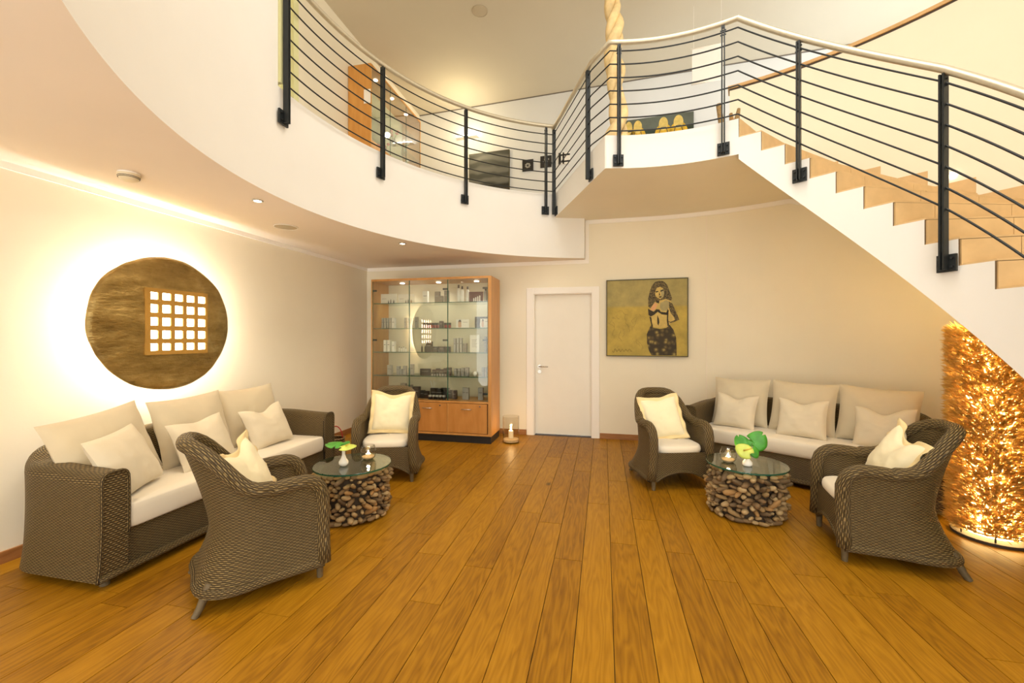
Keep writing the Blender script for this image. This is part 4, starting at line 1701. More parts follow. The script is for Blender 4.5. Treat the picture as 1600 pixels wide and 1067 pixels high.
for i in range(3):
    a, b_ = inx0 + i * bw, inx0 + (i + 1) * bw
    if i < 2:
        cbox('divider', M['beech'], b_ - 0.011, b_ + 0.011, KY0 + 0.002, KY1 - 0.012, 0.128, 0.530)
    d = cbox('lower_door', M['beechh'], a + 0.013, b_ - 0.013, KY0 - 0.004, KY0 + 0.014, 0.134, 0.524, bevel=0.002)
    hm = MB()
    cxm = (a + b_) / 2 - 0.01
    hm.tube([(cxm - 0.07 - ox, KY0 - 0.032 - oy, 0.452), (cxm + 0.07 - ox, KY0 - 0.032 - oy, 0.452)], 0.006, 8)
    for sx in (-0.055, 0.055):
        hm.tube([(cxm + sx - ox, KY0 - 0.004 - oy, 0.452), (cxm + sx - ox, KY0 - 0.032 - oy, 0.452)], 0.004, 8)
    hm.build('handle', M['chrome'], d, smooth=True)
    MB().tube([(b_ - 0.11 - ox, KY0 - 0.003 - oy, 0.492), (b_ - 0.11 - ox, KY0 - 0.012 - oy, 0.492)], 0.010, 12).build('lock', M['chrome'], d, smooth=True, autosmooth=40)
    # glass door
    gd = cbox('glass_door', M['pane'], a + 0.004, b_ - 0.004, KY0 - 0.006, KY0, 0.560, KH - 0.032)
    ge = MB()
    for xe in (a + 0.0005, b_ - 0.0055):
        ge.box(xe - ox, xe + 0.005 - ox, KY0 - 0.0065 - oy, KY0 + 0.0005 - oy, 0.560, KH - 0.032)
    ge.build('glass_edge', M['gedge'], gd)
    for z in (0.66, 1.37, 2.06):
        xh = b_ - 0.04 if i != 0 else a + 0.03
        cbox('hinge', M['bolt'], xh - 0.035, xh + 0.03, KY0 + 0.001, KY0 + 0.014, z - 0.012, z + 0.012)
SHZ = [0.556, 0.880, 1.205, 1.535, 1.885]
for z in SHZ[1:]:
    for i in range(3):
        a, b_ = inx0 + i * bw, inx0 + (i + 1) * bw
        s = cbox('glass_shelf', M['shelf'], a + 0.003, b_ - 0.003, KY0 + 0.02, KY1 - 0.014, z - 0.008, z)
        cbox('shelf_edge', M['gedge'], a + 0.003, b_ - 0.003, KY0 + 0.0195, KY0 + 0.0205, z - 0.009, z + 0.001, s)
for i in range(3):
    lx = inx0 + (i + 0.58) * bw
    MB().lathe([(0.0, 0.0), (0.032, 0.0), (0.032, 0.006), (0.0, 0.006)], 20, (lx - ox, 0.02, KH - 0.037)).build('cabinet_spot', M['coolglow'], cab, smooth=True, autosmooth=40)
    spot('cabinet_beam', (lx, oy + 0.02, KH - 0.045), 7, (1.0, 0.95, 0.84), 140, 0.9)

# goods on the shelves
PM = {}


def pmat(name, col, rough=0.4, metal=0.0):
    if name not in PM:
        PM[name] = plain(name, col, rough, metal)
    return PM[name]


CW_ = {'silver': pmat('silver_carton', (0.42, 0.40, 0.36), 0.35, 0.3), 'white': pmat('white_carton', (0.82, 0.78, 0.70), 0.5), 'black': pmat('black_carton', (0.018, 0.016, 0.015), 0.4),
       'dark': pmat('dark_carton', (0.07, 0.05, 0.045), 0.4), 'red': pmat('red_jar', (0.26, 0.015, 0.02), 0.3), 'taupe': pmat('taupe_carton', (0.26, 0.22, 0.18), 0.5), 'brown': pmat('maroon_card', (0.12, 0.035, 0.025), 0.5),
       'grey': pmat('grey_carton', (0.30, 0.285, 0.26), 0.4)}
ROWN = ['bottom board', 'lowest shelf', 'second shelf', 'third shelf', 'top shelf']
BAYN = ['corner-side cabinet bay', 'middle cabinet bay', 'door-side cabinet bay']


GOODS = []


def carton(x_, y_, si, w_, d_, h_, col, bay, kind='carton', rz=0.0):
    z = SHZ[si] + 0.0006
    cn = {'dark': 'dark brown', 'brown': 'maroon'}.get(col, col)
    t = thing(kind, '', kind, (x_, y_, z), rz, '%s %ss on the %s, %s' % (cn, kind, ROWN[si], BAYN[bay]))
    GOODS.append((t, cn, kind, si, bay, x_, y_))
    if kind == 'bottle':
        r_ = w_ / 2
        MB().lathe([(0, 0), (r_ * 0.92, 0), (r_, 0.004), (r_, h_ * 0.72), (r_ * 0.8, h_ * 0.79), (r_ * 0.4, h_ * 0.82), (0, h_ * 0.82)], 16).build('bottle_body', CW_[col], t, smooth=True, autosmooth=50)
        MB().lathe([(0, h_ * 0.82), (r_ * 0.5, h_ * 0.82), (r_ * 0.5, h_ * 0.97), (r_ * 0.4, h_), (0, h_)], 14).build('cap', CW_['dark'], t, smooth=True, autosmooth=50)
    elif kind == 'jar':
        r_ = w_ / 2
        MB().lathe([(0, 0), (r_ * 0.9, 0), (r_, 0.006), (r_, h_ * 0.6), (0, h_ * 0.6)], 16).build('jar_body', CW_[col], t, smooth=True, autosmooth=50)
        MB().lathe([(0, h_ * 0.6), (r_ * 1.04, h_ * 0.6), (r_ * 1.04, h_ * 0.96), (r_, h_), (0, h_)], 16).build('lid', CW_['silver'] if col == 'black' else CW_['black'], t, smooth=True, autosmooth=50)
    else:
        MB().box(-w_ / 2, w_ / 2, -d_ / 2, d_ / 2, 0, h_).build('box_body', CW_[col], t, bevel=0.0015)
        lc = 'dark' if col in ('white', 'silver', 'grey') else 'silver'
        MB().box(-w_ * 0.32, w_ * 0.32, -d_ / 2 - 0.0012, -d_ / 2 - 0.0002, h_ * 0.58, h_ * 0.62).build('print_line', CW_[lc], t)
    return t


YF = KY0 + 0.16


def runs(si, bay, items, col, kind='carton', y=YF):
    """items: (x within bay 0..1, width, height)"""
    for (f, w_, h_) in items:
        x_ = inx0 + (bay + f) * bw
        carton(x_, y, si, w_, 0.05, h_, col, bay, kind)


def card(x_, y_, z, w_, h_, mat, label, cat='card', pict=None, lines=0):
    t = thing(cat.replace(' ', '_'), label, cat, (x_, y_, z), 0)
    MB().box(-w_ / 2, w_ / 2, -0.003, 0.003, 0, h_).build('card_sheet', mat, t)
    if pict:
        for (poly_, m_) in pict:
            MB().plate([(px * w_ - w_ / 2, py * h_) for px, py in poly_], -0.0042, -0.0032).build('printed_shape', m_, t)
    for k in range(lines):
        MB().box(-w_ * 0.3, w_ * (0.28 - 0.08 * (k % 3)), -0.0042, -0.0032, h_ * (0.72 - 0.07 * k), h_ * (0.735 - 0.07 * k)).build('printed_line', CW_['taupe'], t)
    return t


Z4, Z3, Z2, Z1, Z0 = SHZ[4] + .0006, SHZ[3] + .0006, SHZ[2] + .0006, SHZ[1] + .0006, SHZ[0] + .0006
bottlesil = [([(0.60, 0.05), (0.66, 0.05), (0.66, 0.32), (0.635, 0.5), (0.61, 0.32)], CW_['dark']), ([(0.78, 0.05), (0.86, 0.05), (0.86, 0.25), (0.82, 0.45), (0.79, 0.25)], CW_['dark']), ([(0.45, 0.05), (0.52, 0.05), (0.52, 0.2), (0.485, 0.42), (0.46, 0.2)], CW_['dark']), ([(0.08, 0.5), (0.35, 0.5), (0.35, 0.53), (0.08, 0.53)], CW_['taupe'])]
card(inx0 + 0.16, YF, Z4, 0.245, 0.145, CW_['white'], 'white card with printed dark bottles, corner end of the top cabinet shelf', 'display card', bottlesil)
card(inx0 + 0.43, YF, Z4, 0.245, 0.135, CW_['white'], 'white card with printed dark bottles, next to another on the top cabinet shelf', 'display card', bottlesil)
runs(4, 1, [(0.30, 0.075, 0.17)], 'white')
runs(4, 1, [(0.62, 0.07, 0.16), (0.72, 0.05, 0.10), (0.86, 0.06, 0.17)], 'taupe')
runs(4, 2, [(0.17, 0.05, 0.245), (0.26, 0.05, 0.225), (0.40, 0.045, 0.22)], 'white', 'bottle')
card(inx0 + 2.62 * bw, YF, Z4, 0.20, 0.145, CW_['brown'], 'maroon display card with pale bottles printed on it, on the top cabinet shelf', 'display card', [([(0.3 + 0.14 * i, 0.1), (0.38 + 0.14 * i, 0.1), (0.38 + 0.14 * i, 0.4 + 0.08 * i), (0.3 + 0.14 * i, 0.4 + 0.08 * i)], CW_['white']) for i in range(4)])
runs(4, 2, [(0.86, 0.05, 0.19), (0.94, 0.055, 0.245)], 'silver', 'bottle')
runs(3, 0, [(0.13, 0.028, 0.15), (0.20, 0.026, 0.15), (0.27, 0.03, 0.15), (0.345, 0.03, 0.15)], 'silver')
runs(3, 0, [(0.43, 0.045, 0.15)], 'white')
runs(3, 0, [(0.76, 0.03, 0.15), (0.83, 0.03, 0.15), (0.90, 0.03, 0.145)], 'grey')
runs(3, 1, [(0.06, 0.035, 0.16)], 'grey')
runs(3, 1, [(0.26 + 0.075 * i, 0.036, 0.075) for i in range(6)], 'red', 'jar')
runs(3, 1, [(0.30 + 0.075 * i, 0.036, 0.065) for i in range(5)], 'black', 'jar', YF + 0.08)
runs(3, 1, [(0.72, 0.05, 0.10)], 'dark')
runs(3, 1, [(0.80 + 0.06 * i, 0.034, 0.075) for i in range(3)], 'red', 'jar', YF + 0.03)
skin = pmat('printed_skin', (0.62, 0.38, 0.25), 0.6)
face = [([(0.18, 0.08), (0.40, 0.08), (0.42, 0.3), (0.40, 0.72), (0.34, 0.86), (0.24, 0.86), (0.17, 0.72), (0.16, 0.3)], skin), ([(0.17, 0.70), (0.41, 0.70), (0.38, 0.88), (0.30, 0.95), (0.20, 0.88)], CW_['dark']), ([(0.55, 0.66), (0.88, 0.66), (0.88, 0.70), (0.55, 0.70)], CW_['taupe'])]
card(inx0 + 2.27 * bw, YF, Z3, 0.185, 0.12, CW_['white'], 'white card with a printed face alone at the divider, third cabinet shelf', 'display card', face)
card(inx0 + 2.72 * bw, YF + 0.05, Z3, 0.18, 0.155, CW_['black'], 'black card with a pale printed shape on the third cabinet shelf', 'display card', [([(0.4, 0.2), (0.55, 0.15), (0.66, 0.35), (0.78, 0.75), (0.70, 0.85), (0.52, 0.62), (0.42, 0.5)], CW_['white'])])
card(inx0 + 2.86 * bw, YF - 0.05, Z3, 0.12, 0.125, CW_['white'], 'small white card with a printed face in front of the black card', 'display card', face)
runs(2, 0, [(0.20, 0.042, 0.165), (0.30, 0.042, 0.165), (0.43, 0.042, 0.145)], 'white')
runs(2, 0, [(0.58, 0.02, 0.07), (0.64, 0.02, 0.06), (0.70, 0.02, 0.07), (0.76, 0.02, 0.055)], 'white', 'bottle')
runs(2, 1, [(0.20, 0.024, 0.09), (0.29, 0.024, 0.09)], 'black', 'bottle')
runs(2, 1, [(0.40, 0.085, 0.145), (0.56, 0.09, 0.075), (0.74, 0.08, 0.075), (0.90, 0.06, 0.075)], 'black')
runs(2, 2, [(0.08, 0.03, 0.19), (0.16, 0.03, 0.195), (0.24, 0.03, 0.195)], 'silver')
runs(2, 2, [(0.34, 0.05, 0.12)], 'taupe')
card(inx0 + 2.58 * bw, YF, Z2, 0.13, 0.235, CW_['white'], 'tall white card with small print on the second cabinet shelf', 'display card', None, 7)
runs(2, 2, [(0.86, 0.03, 0.215), (0.93, 0.03, 0.21)], 'grey')
runs(1, 0, [(0.30, 0.04, 0.135), (0.355, 0.03, 0.13)], 'silver')
runs(1, 0, [(0.56, 0.045, 0.12), (0.64, 0.03, 0.08), (0.74, 0.045, 0.125), (0.87, 0.03, 0.10), (0.94, 0.04, 0.15)], 'grey')
runs(1, 1, [(0.30, 0.15, 0.09)], 'black')
runs(1, 1, [(0.54, 0.06, 0.08), (0.63, 0.05, 0.095), (0.73, 0.07, 0.085), (0.83, 0.05, 0.10), (0.92, 0.06, 0.11)], 'dark')
runs(1, 1, [(0.52 + 0.07 * i, 0.028, 0.045) for i in range(6)], 'silver', 'jar', YF - 0.06)
runs(1, 2, [(0.10, 0.035, 0.10), (0.19, 0.035, 0.10), (0.28, 0.045, 0.11), (0.39, 0.05, 0.115)], 'grey')
t = thing('porcelain_ball', 'small round white ball on the lowest glass shelf of the display cabinet', 'ball', (inx0 + 2.60 * bw, YF, Z1))
MB().lathe([(0.0, 0.0), (0.012, 0.001), (0.028, 0.012), (0.034, 0.032), (0.028, 0.052), (0.012, 0.063), (0.0, 0.064)], 16).build('ball_body', M['white'], t, smooth=True)
runs(1, 2, [(0.80, 0.028, 0.12), (0.87, 0.028, 0.12), (0.94, 0.035, 0.145)], 'grey')
runs(0, 1, [(0.06, 0.10, 0.16)], 'dark')
runs(0, 1, [(0.22, 0.06, 0.11), (0.32, 0.08, 0.10)], 'black')
runs(0, 1, [(0.50, 0.10, 0.14), (0.64, 0.12, 0.135), (0.80, 0.12, 0.145), (0.92, 0.06, 0.12)], 'black', 'carton', YF + 0.04)
runs(0, 1, [(0.48 + 0.09 * i, 0.05, 0.06) for i in range(5)], 'black', 'jar', YF - 0.08)
runs(0, 2, [(0.07, 0.06, 0.12)], 'dark')
runs(0, 2, [(0.32, 0.045, 0.165), (0.40, 0.045, 0.16)], 'silver')
runs(0, 2, [(0.74, 0.07, 0.165)], 'grey')
runs(0, 0, [(0.25, 0.04, 0.10), (0.45, 0.06, 0.16), (0.70, 0.08, 0.20), (0.88, 0.07, 0.18)], 'taupe')
t = thing('dry_twigs', 'sprig of pale dry twigs on the bottom board of the display cabinet', 'twigs', (inx0 + 1.42 * bw, YF + 0.1, Z0))
MB().lathe([(0, 0), (0.018, 0), (0.02, 0.06), (0.012, 0.09), (0, 0.09)], 12).build('holder', M['white'], t, smooth=True)
for k in range(5):
    a = k * 1.3
    MB().tube([(0, 0, 0.08), (0.02 * math.cos(a), 0.02 * math.sin(a), 0.15), (0.05 * math.cos(a), 0.03 * math.sin(a), 0.21 + 0.01 * k)], [0.003, 0.002, 0.004], 5).build('twig', M['white'], t)

ORD = ['', 'second ', 'third ', 'fourth ', 'fifth ', 'sixth ', 'seventh ', 'eighth ', 'ninth ', 'tenth ', 'eleventh ']
for g_ in GOODS:
    same = sorted([q for q in GOODS if q[1:5] == g_[1:5]], key=lambda q: -q[5])
    i = [q[0] for q in same].index(g_[0])
    if len(same) == 1:
        g_[0]['label'] = '%s %s on the %s, %s' % (g_[1], g_[2], ROWN[g_[3]], BAYN[g_[4]])
    elif i == 0:
        g_[0]['label'] = '%s %s closest to the door on the %s, %s' % (g_[1], g_[2], ROWN[g_[3]], BAYN[g_[4]])
    else:
        g_[0]['label'] = '%s%s %s from the door side, %s, %s' % (ORD[i], g_[1], g_[2], ROWN[g_[3]], BAYN[g_[4]])

# ------------------------------------------------------------------ floor candle in a glass cylinder
t = thing('hurricane_lantern', 'glass cylinder with a burning pillar candle on the floor beside the display cabinet', 'candle', (-1.215, 5.46, 0))
MB().lathe([(0.0, 0.004), (0.105, 0.004), (0.110, 0.010), (0.112, 0.35), (0.108, 0.35), (0.106, 0.014), (0.0, 0.012)], 36).build('glass_cylinder', M['clear'], t, smooth=True, autosmooth=50)
MB().lathe([(0.0, 0.0145), (0.104, 0.0145), (0.104, 0.045), (0.05, 0.055), (0.0, 0.056)], 28).build('sand', M['sand'], t, smooth=True, autosmooth=50)
c = MB().lathe([(0.0, 0.056), (0.033, 0.056), (0.034, 0.15), (0.030, 0.155), (0.0, 0.148)], 20).build('candle', M['wax'], t, smooth=True, autosmooth=50)
MB().lathe([(0.0, 0.152), (0.008, 0.160), (0.009, 0.172), (0.005, 0.190), (0.0, 0.205)], 12).build('flame', M['flame'], c, smooth=True)
point('floor_candle_light', (-1.215, 5.46, 0.185), 3.0, (1.0, 0.66, 0.30), 0.015)

# ------------------------------------------------------------------ painting of a woman
PX0, PX1, PZ0, PZ1 = 0.04, 1.09, 1.15, 2.195
pa = thing('painting', 'square olive and gold painting of a standing woman in a dark patterned skirt', 'painting', ((PX0 + PX1) / 2, 5.890, 1.15), R(-2.6))
k_ = NT('olive_canvas')
tc = k_.n('ShaderNodeTexCoord')
sp1 = k_.n('ShaderNodeSeparateXYZ')
k_.l(tc.outputs['Object'], sp1.inputs[0])
up_ = k_.ramp(k_.math('ADD', sp1.outputs[2], 0.0), [(0.66, (0.50, 0.37, 0.075)), (0.69, (0.40, 0.33, 0.12))])
n_ = k_.noise(tc.outputs['Object'], 5.0, 6, 0.65)
mx = k_.n('ShaderNodeMix', data_type='RGBA', blend_type='MULTIPLY')
mx.inputs['Factor'].default_value = 1.0
k_.l(up_, mx.inputs['A'])
k_.l(k_.ramp(n_, [(0.3, (0.70, 0.72, 0.72)), (0.7, (1.15, 1.12, 1.05))]), mx.inputs['B'])
k_.l(mx.outputs['Result'], k_.b.inputs['Base Color'])
k_.b.inputs['Roughness'].default_value = 0.7
hwp = (PX1 - PX0) / 2
PHh = PZ1 - PZ0
MB().box(-hwp + 0.01, hwp - 0.01, -0.032, -0.004, 0.01, PHh - 0.01).build('canvas', k_.m, pa)
M['pframe'] = plain('thin_olive_frame', (0.075, 0.058, 0.014), 0.5)
for (x0, x1, z0, z1) in ((-hwp, -hwp + 0.012, 0, PHh), (hwp - 0.012, hwp, 0, PHh), (-hwp + 0.012, hwp - 0.012, 0, 0.012), (-hwp + 0.012, hwp - 0.012, PHh - 0.012, PHh)):
    MB().box(x0, x1, -0.040, -0.002, z0, z1).build('frame_bar', M['pframe'], pa)
ink = plain('dark_paint', (0.030, 0.020, 0.008), 0.7, var=0.5, vscale=40)
k2 = NT('speckled_dark_paint')
tc = k2.n('ShaderNodeTexCoord')
k2.l(k2.ramp(k2.noise(tc.outputs['Object'], 55, 4, 0.7), [(0.42, (0.035, 0.024, 0.010)), (0.62, (0.22, 0.16, 0.055))]), k2.b.inputs['Base Color'])
k2.b.inputs['Roughness'].default_value = 0.7
k3 = NT('patterned_skirt_paint')
tc = k3.n('ShaderNodeTexCoord')
vo = k3.n('ShaderNodeTexVoronoi')
vo.inputs['Scale'].default_value = 16
k3.l(tc.outputs['Object'], vo.inputs['Vector'])
ff = k3.math('ADD', vo.outputs['Distance'], k3.math('MULTIPLY', k3.noise(tc.outputs['Object'], 40, 4), 0.35))
k3.l(k3.ramp(ff, [(0.30, (0.34, 0.26, 0.07)), (0.50, (0.12, 0.082, 0.025)), (0.75, (0.04, 0.027, 0.010))]), k3.b.inputs['Base Color'])
k3.b.inputs['Roughness'].default_value = 0.7
skinp = plain('ochre_skin_paint', (0.58, 0.42, 0.12), 0.7, var=0.2, vscale=12)
greyp = plain('grey_shade_paint', (0.38, 0.32, 0.14), 0.7, var=0.15, vscale=12)
pinkp = plain('peach_paint', (0.72, 0.38, 0.17), 0.7, var=0.1, vscale=12)


def fig(name, pts, mat, layer):
    poly_ = [((x_ - 65) / 950 * 2 * hwp - hwp, (1000 - y_) / 905 * PHh) for (x_, y_) in pts]
    y1 = -0.0322 - layer * 0.0006
    MB().plate(poly_, y1 - 0.0005, y1).build(name, mat, pa)


fig('painted_hair', [(563, 420), (562, 320), (580, 240), (605, 175), (640, 135), (690, 120), (740, 130), (778, 168), (800, 230), (822, 290), (836, 330), (822, 352), (790, 345), (750, 335), (700, 352), (660, 370), (620, 390), (590, 440)], k2.m, 0)
fig('painted_body', [(600, 420), (640, 365), (690, 350), (770, 335), (820, 360), (850, 420), (880, 490), (915, 570), (870, 595), (820, 615), (800, 640), (780, 660), (700, 668), (620, 655), (598, 640), (590, 560), (575, 520), (560, 470)], skinp, 1)
fig('painted_skirt', [(598, 630), (620, 665), (700, 680), (770, 668), (805, 630), (850, 690), (880, 780), (885, 900), (885, 985), (600, 985), (570, 930), (548, 840), (545, 740), (570, 680)], k3.m, 2)
fig('painted_arm', [(800, 365), (835, 385), (860, 440), (890, 510), (916, 575), (860, 600), (815, 612), (790, 590), (850, 565), (862, 550), (820, 500), (800, 440)], k2.m, 2)
fig('painted_forearm', [(790, 585), (830, 555), (868, 562), (862, 578), (815, 598)], skinp, 3)
fig('painted_shoulder', [(700, 380), (770, 345), (805, 370), (800, 430), (770, 470), (720, 470), (695, 430)], greyp, 2)
fig('painted_chest', [(640, 372), (668, 400), (650, 440), (620, 470), (590, 462), (600, 425)], pinkp, 2)
fig('painted_bra', [(560, 440), (580, 455), (625, 480), (655, 450), (690, 455), (705, 480), (770, 490), (785, 450), (798, 470), (785, 520), (720, 512), (670, 480), (630, 515), (590, 535), (565, 515)], ink, 3)
fig('painted_shadow', [(668, 520), (685, 560), (690, 600), (680, 640), (668, 620), (665, 570)], ink, 3)
fig('painted_side', [(575, 530), (598, 545), (605, 600), (618, 655), (600, 640), (588, 590)], ink, 3)
fig('painted_side', [(778, 500), (795, 490), (790, 560), (800, 640), (782, 645), (775, 580)], ink, 3)
fig('painted_face', [(640, 250), (660, 205), (700, 190), (735, 215), (745, 265), (735, 310), (700, 336), (660, 315), (642, 285)], skinp, 1)
fig('painted_cheek', [(700, 225), (735, 220), (745, 265), (733, 310), (705, 330), (712, 280)], greyp, 2)
fig('painted_eye', [(643, 245), (675, 238), (680, 250), (650, 258)], ink, 3)
fig('painted_eye', [(700, 238), (735, 222), (738, 236), (705, 250)], ink, 3)
fig('painted_nose', [(690, 250), (700, 290), (684, 293)], ink, 3)
fig('painted_mouth', [(683, 305), (712, 298), (716, 312), (695, 320)], ink, 3)
fig('painted_lock', [(645, 355), (690, 350), (685, 385), (655, 372)], ink, 3)
sc = MB()
rg = random.Random(4)
for k in range(16):
    x_, y_ = rg.uniform(130, 470), rg.uniform(470, 880)
    pts = []
    for i in range(7):
        pts.append((((x_ - 65) / 950 * 2 - 1) * hwp, -0.0325, (1000 - y_) / 905 * PHh))
        x_ += rg.uniform(-30, 30)
        y_ += rg.uniform(-10, 42)
        y_ = min(y_, 930)
    sc.tube(pts, 0.0012, 4, up=(0, 1, 0))
sc.build('pencil_sketch', plain('faint_pencil', (0.20, 0.155, 0.055), 0.8), pa)
sg_ = MB()
pts = []
for i in range(60):
    u = i / 59
    x_ = 140 + 230 * u
    y_ = 935 + 14 * math.sin(u * 34) * (1 if u > 0.2 else 1.6) - 8 * u
    pts.append((((x_ - 65) / 950 * 2 - 1) * hwp, -0.0328, (1000 - y_) / 905 * PHh))
sg_.tube(pts, 0.0018, 4, up=(0, 1, 0))
sg_.build('signature', ink, pa)
t = thing('title_card', 'small white title card on the wall beside the painting of a woman', 'card', (1.135, 5.905, 1.195), R(-10))
MB().box(-0.028, 0.028, -0.006, -0.001, 0, 0.035).build('card_sheet', M['trim'], t)
MB().box(-0.028, 0.028, -0.012, -0.001, -0.006, 0.0).build('card_ledge', M['chrome'], t)

# ------------------------------------------------------------------ upper storey things
# display cabinet on the gallery
uc_ = thing('gallery_cabinet', 'orange wooden cabinet with glass front on the gallery against the left wall', 'cabinet', (-3.46, 6.26, FL))
ux0, ux1, uy0, uy1, uh = -0.185, 0.185, -0.84, 0.84, 2.0
MB().box(ux0, ux1, uy0, uy0 + 0.03, 0, uh).build('side_panel', M['orange'], uc_, bevel=0.008)
MB().box(ux0, ux1, uy1 - 0.03, uy1, 0, uh).build('side_panel', M['orange'], uc_, bevel=0.008)
MB().box(ux0, ux1, uy0 + 0.03, uy1 - 0.03, uh - 0.03, uh).build('top_panel', M['orange'], uc_)
MB().box(ux0, ux0 + 0.015, uy0 + 0.03, uy1 - 0.03, 0, uh - 0.03).build('back_panel', M['cabback'], uc_)
MB().box(ux0 + 0.015, ux1, uy0 + 0.03, uy1 - 0.03, 0, 0.9).build('base_unit', M['orange'], uc_)
for z in (1.25, 1.6):
    MB().box(ux0 + 0.015, ux1 - 0.02, uy0 + 0.03, uy1 - 0.03, z - 0.008, z).build('glass_shelf', M['shelf'], uc_)
for i in range(3):
    y0 = uy0 + 0.03 + i * (uy1 - uy0 - 0.06) / 3
    y1 = uy0 + 0.03 + (i + 1) * (uy1 - uy0 - 0.06) / 3
    g = MB().box(ux1 - 0.008, ux1 - 0.002, y0 + 0.003, y1 - 0.003, 0.91, uh - 0.03).build('glass_door', M['pane'], uc_)
    MB().box(ux1 - 0.0085, ux1 - 0.0015, y1 - 0.003, y1 + 0.001, 0.91, uh - 0.03).build('glass_edge', M['gedge'], g)
MB().box(0.075, 0.182, uy0 - 0.004, uy0 - 0.0005, 1.42, 1.62).build('paper_note', M['trim'], uc_)
for i in range(3):
    MB().lathe([(0, 0), (0.03, 0), (0.03, 0.006), (0, 0.006)], 16, (0.06, -0.5 + 0.5 * i, uh - 0.038)).build('cabinet_spot', M['coolglow'], uc_)
vpink = pmat('pink_blossom', (0.62, 0.12, 0.14), 0.6)
vw = pmat('white_blossom', (0.80, 0.78, 0.74), 0.6)
for j, (yy, zz, cc, lab) in enumerate(((-0.62, 1.25, vw, 'white blossoms in a glass vase at the note end of the orange gallery cabinet'), (-0.2, 0.905, vpink, 'pink blossoms in a glass vase, low in the orange gallery cabinet'), (0.12, 1.25, vpink, 'pink blossoms in a glass vase, higher in the orange gallery cabinet'), (0.5, 1.25, vw, 'white blossoms in a glass vase on the shelf, far end of the orange cabinet'), (0.55, 0.905, vw, 'white blossoms in a glass vase, low at the far end of the orange cabinet'))):
    t = thing('blossom_vase', lab, 'vase', (-3.44, 6.26 + yy, FL + zz), 0, 'blossom vases in the gallery cabinet')
    MB().lathe([(0, 0.001), (0.04, 0.001), (0.05, 0.06), (0.03, 0.12), (0.038, 0.14), (0.034, 0.14), (0.026, 0.12), (0.045, 0.06), (0.036, 0.006), (0, 0.006)], 16).build('vase_glass', M['clear'], t, smooth=True)
    rg = random.Random(j)
    for k in range(9):
        a, r_, h_ = rg.uniform(0, 6.28), rg.uniform(0.02, 0.09), rg.uniform(0.17, 0.27)
        st_ = MB().tube([(0, 0, 0.02), (r_ * 0.4 * math.cos(a), r_ * 0.4 * math.sin(a), h_ * 0.6), (r_ * math.cos(a), r_ * math.sin(a), h_)], 0.002, 5).build('stem', M['stemg'], t)
        MB().lathe([(0, -0.012), (0.016, -0.008), (0.026, 0.004), (0.018, 0.014), (0.006, 0.010), (0, 0.012)], 8, (r_ * math.cos(a), r_ * math.sin(a), h_)).build('blossom', cc, st_, smooth=True)


def upwall(x_):
    return 7.86 - 0.0664 * (x_ + 3.65)


URZ = math.atan(-0.0664)


def on_upwall(name, label, cat, x_, z, group=None):
    return thing(name, label, cat, (x_, upwall(x_) - 0.001, z), URZ, group)


t = on_upwall('dark_painting', 'large dark grey abstract painting on the upper wall behind the gallery', 'painting', -2.15, 3.95)
kk = NT('dark_abstract_canvas')
tc = kk.n('ShaderNodeTexCoord')
wv = kk.n('ShaderNodeTexWave')
wv.inputs['Scale'].default_value = 1.6
wv.inputs['Distortion'].default_value = 6.0
wv.bands_direction = 'Z'
kk.l(tc.outputs['Object'], wv.inputs['Vector'])
sp2 = kk.n('ShaderNodeSeparateXYZ')
kk.l(tc.outputs['Object'], sp2.inputs[0])
c_ = kk.ramp(wv.outputs[0], [(0.2, (0.055, 0.055, 0.042)), (0.8, (0.15, 0.145, 0.12))])
low = kk.ramp(kk.math('MULTIPLY', sp2.outputs[2], 1.0), [(0.38, (0.25, 0.2, 0.15)), (0.40, (1, 1, 1))])
mx = kk.n('ShaderNodeMix', data_type='RGBA', blend_type='MULTIPLY')
mx.inputs['Factor'].default_value = 1.0
kk.l(c_, mx.inputs['A'])
kk.l(low, mx.inputs['B'])
kk.l(mx.outputs['Result'], kk.b.inputs['Base Color'])
MB().box(-0.40, 0.40, -0.035, -0.005, 0, 1.02).build('canvas', kk.m, t)
for (x0, x1, z0, z1) in ((-0.41, -0.40, -0.01, 1.03), (0.40, 0.41, -0.01, 1.03), (-0.40, 0.40, 1.02, 1.03), (-0.40, 0.40, -0.01, 0)):
    MB().box(x0, x1, -0.038, -0.003, z0, z1).build('frame_bar', M['pframe'], t)
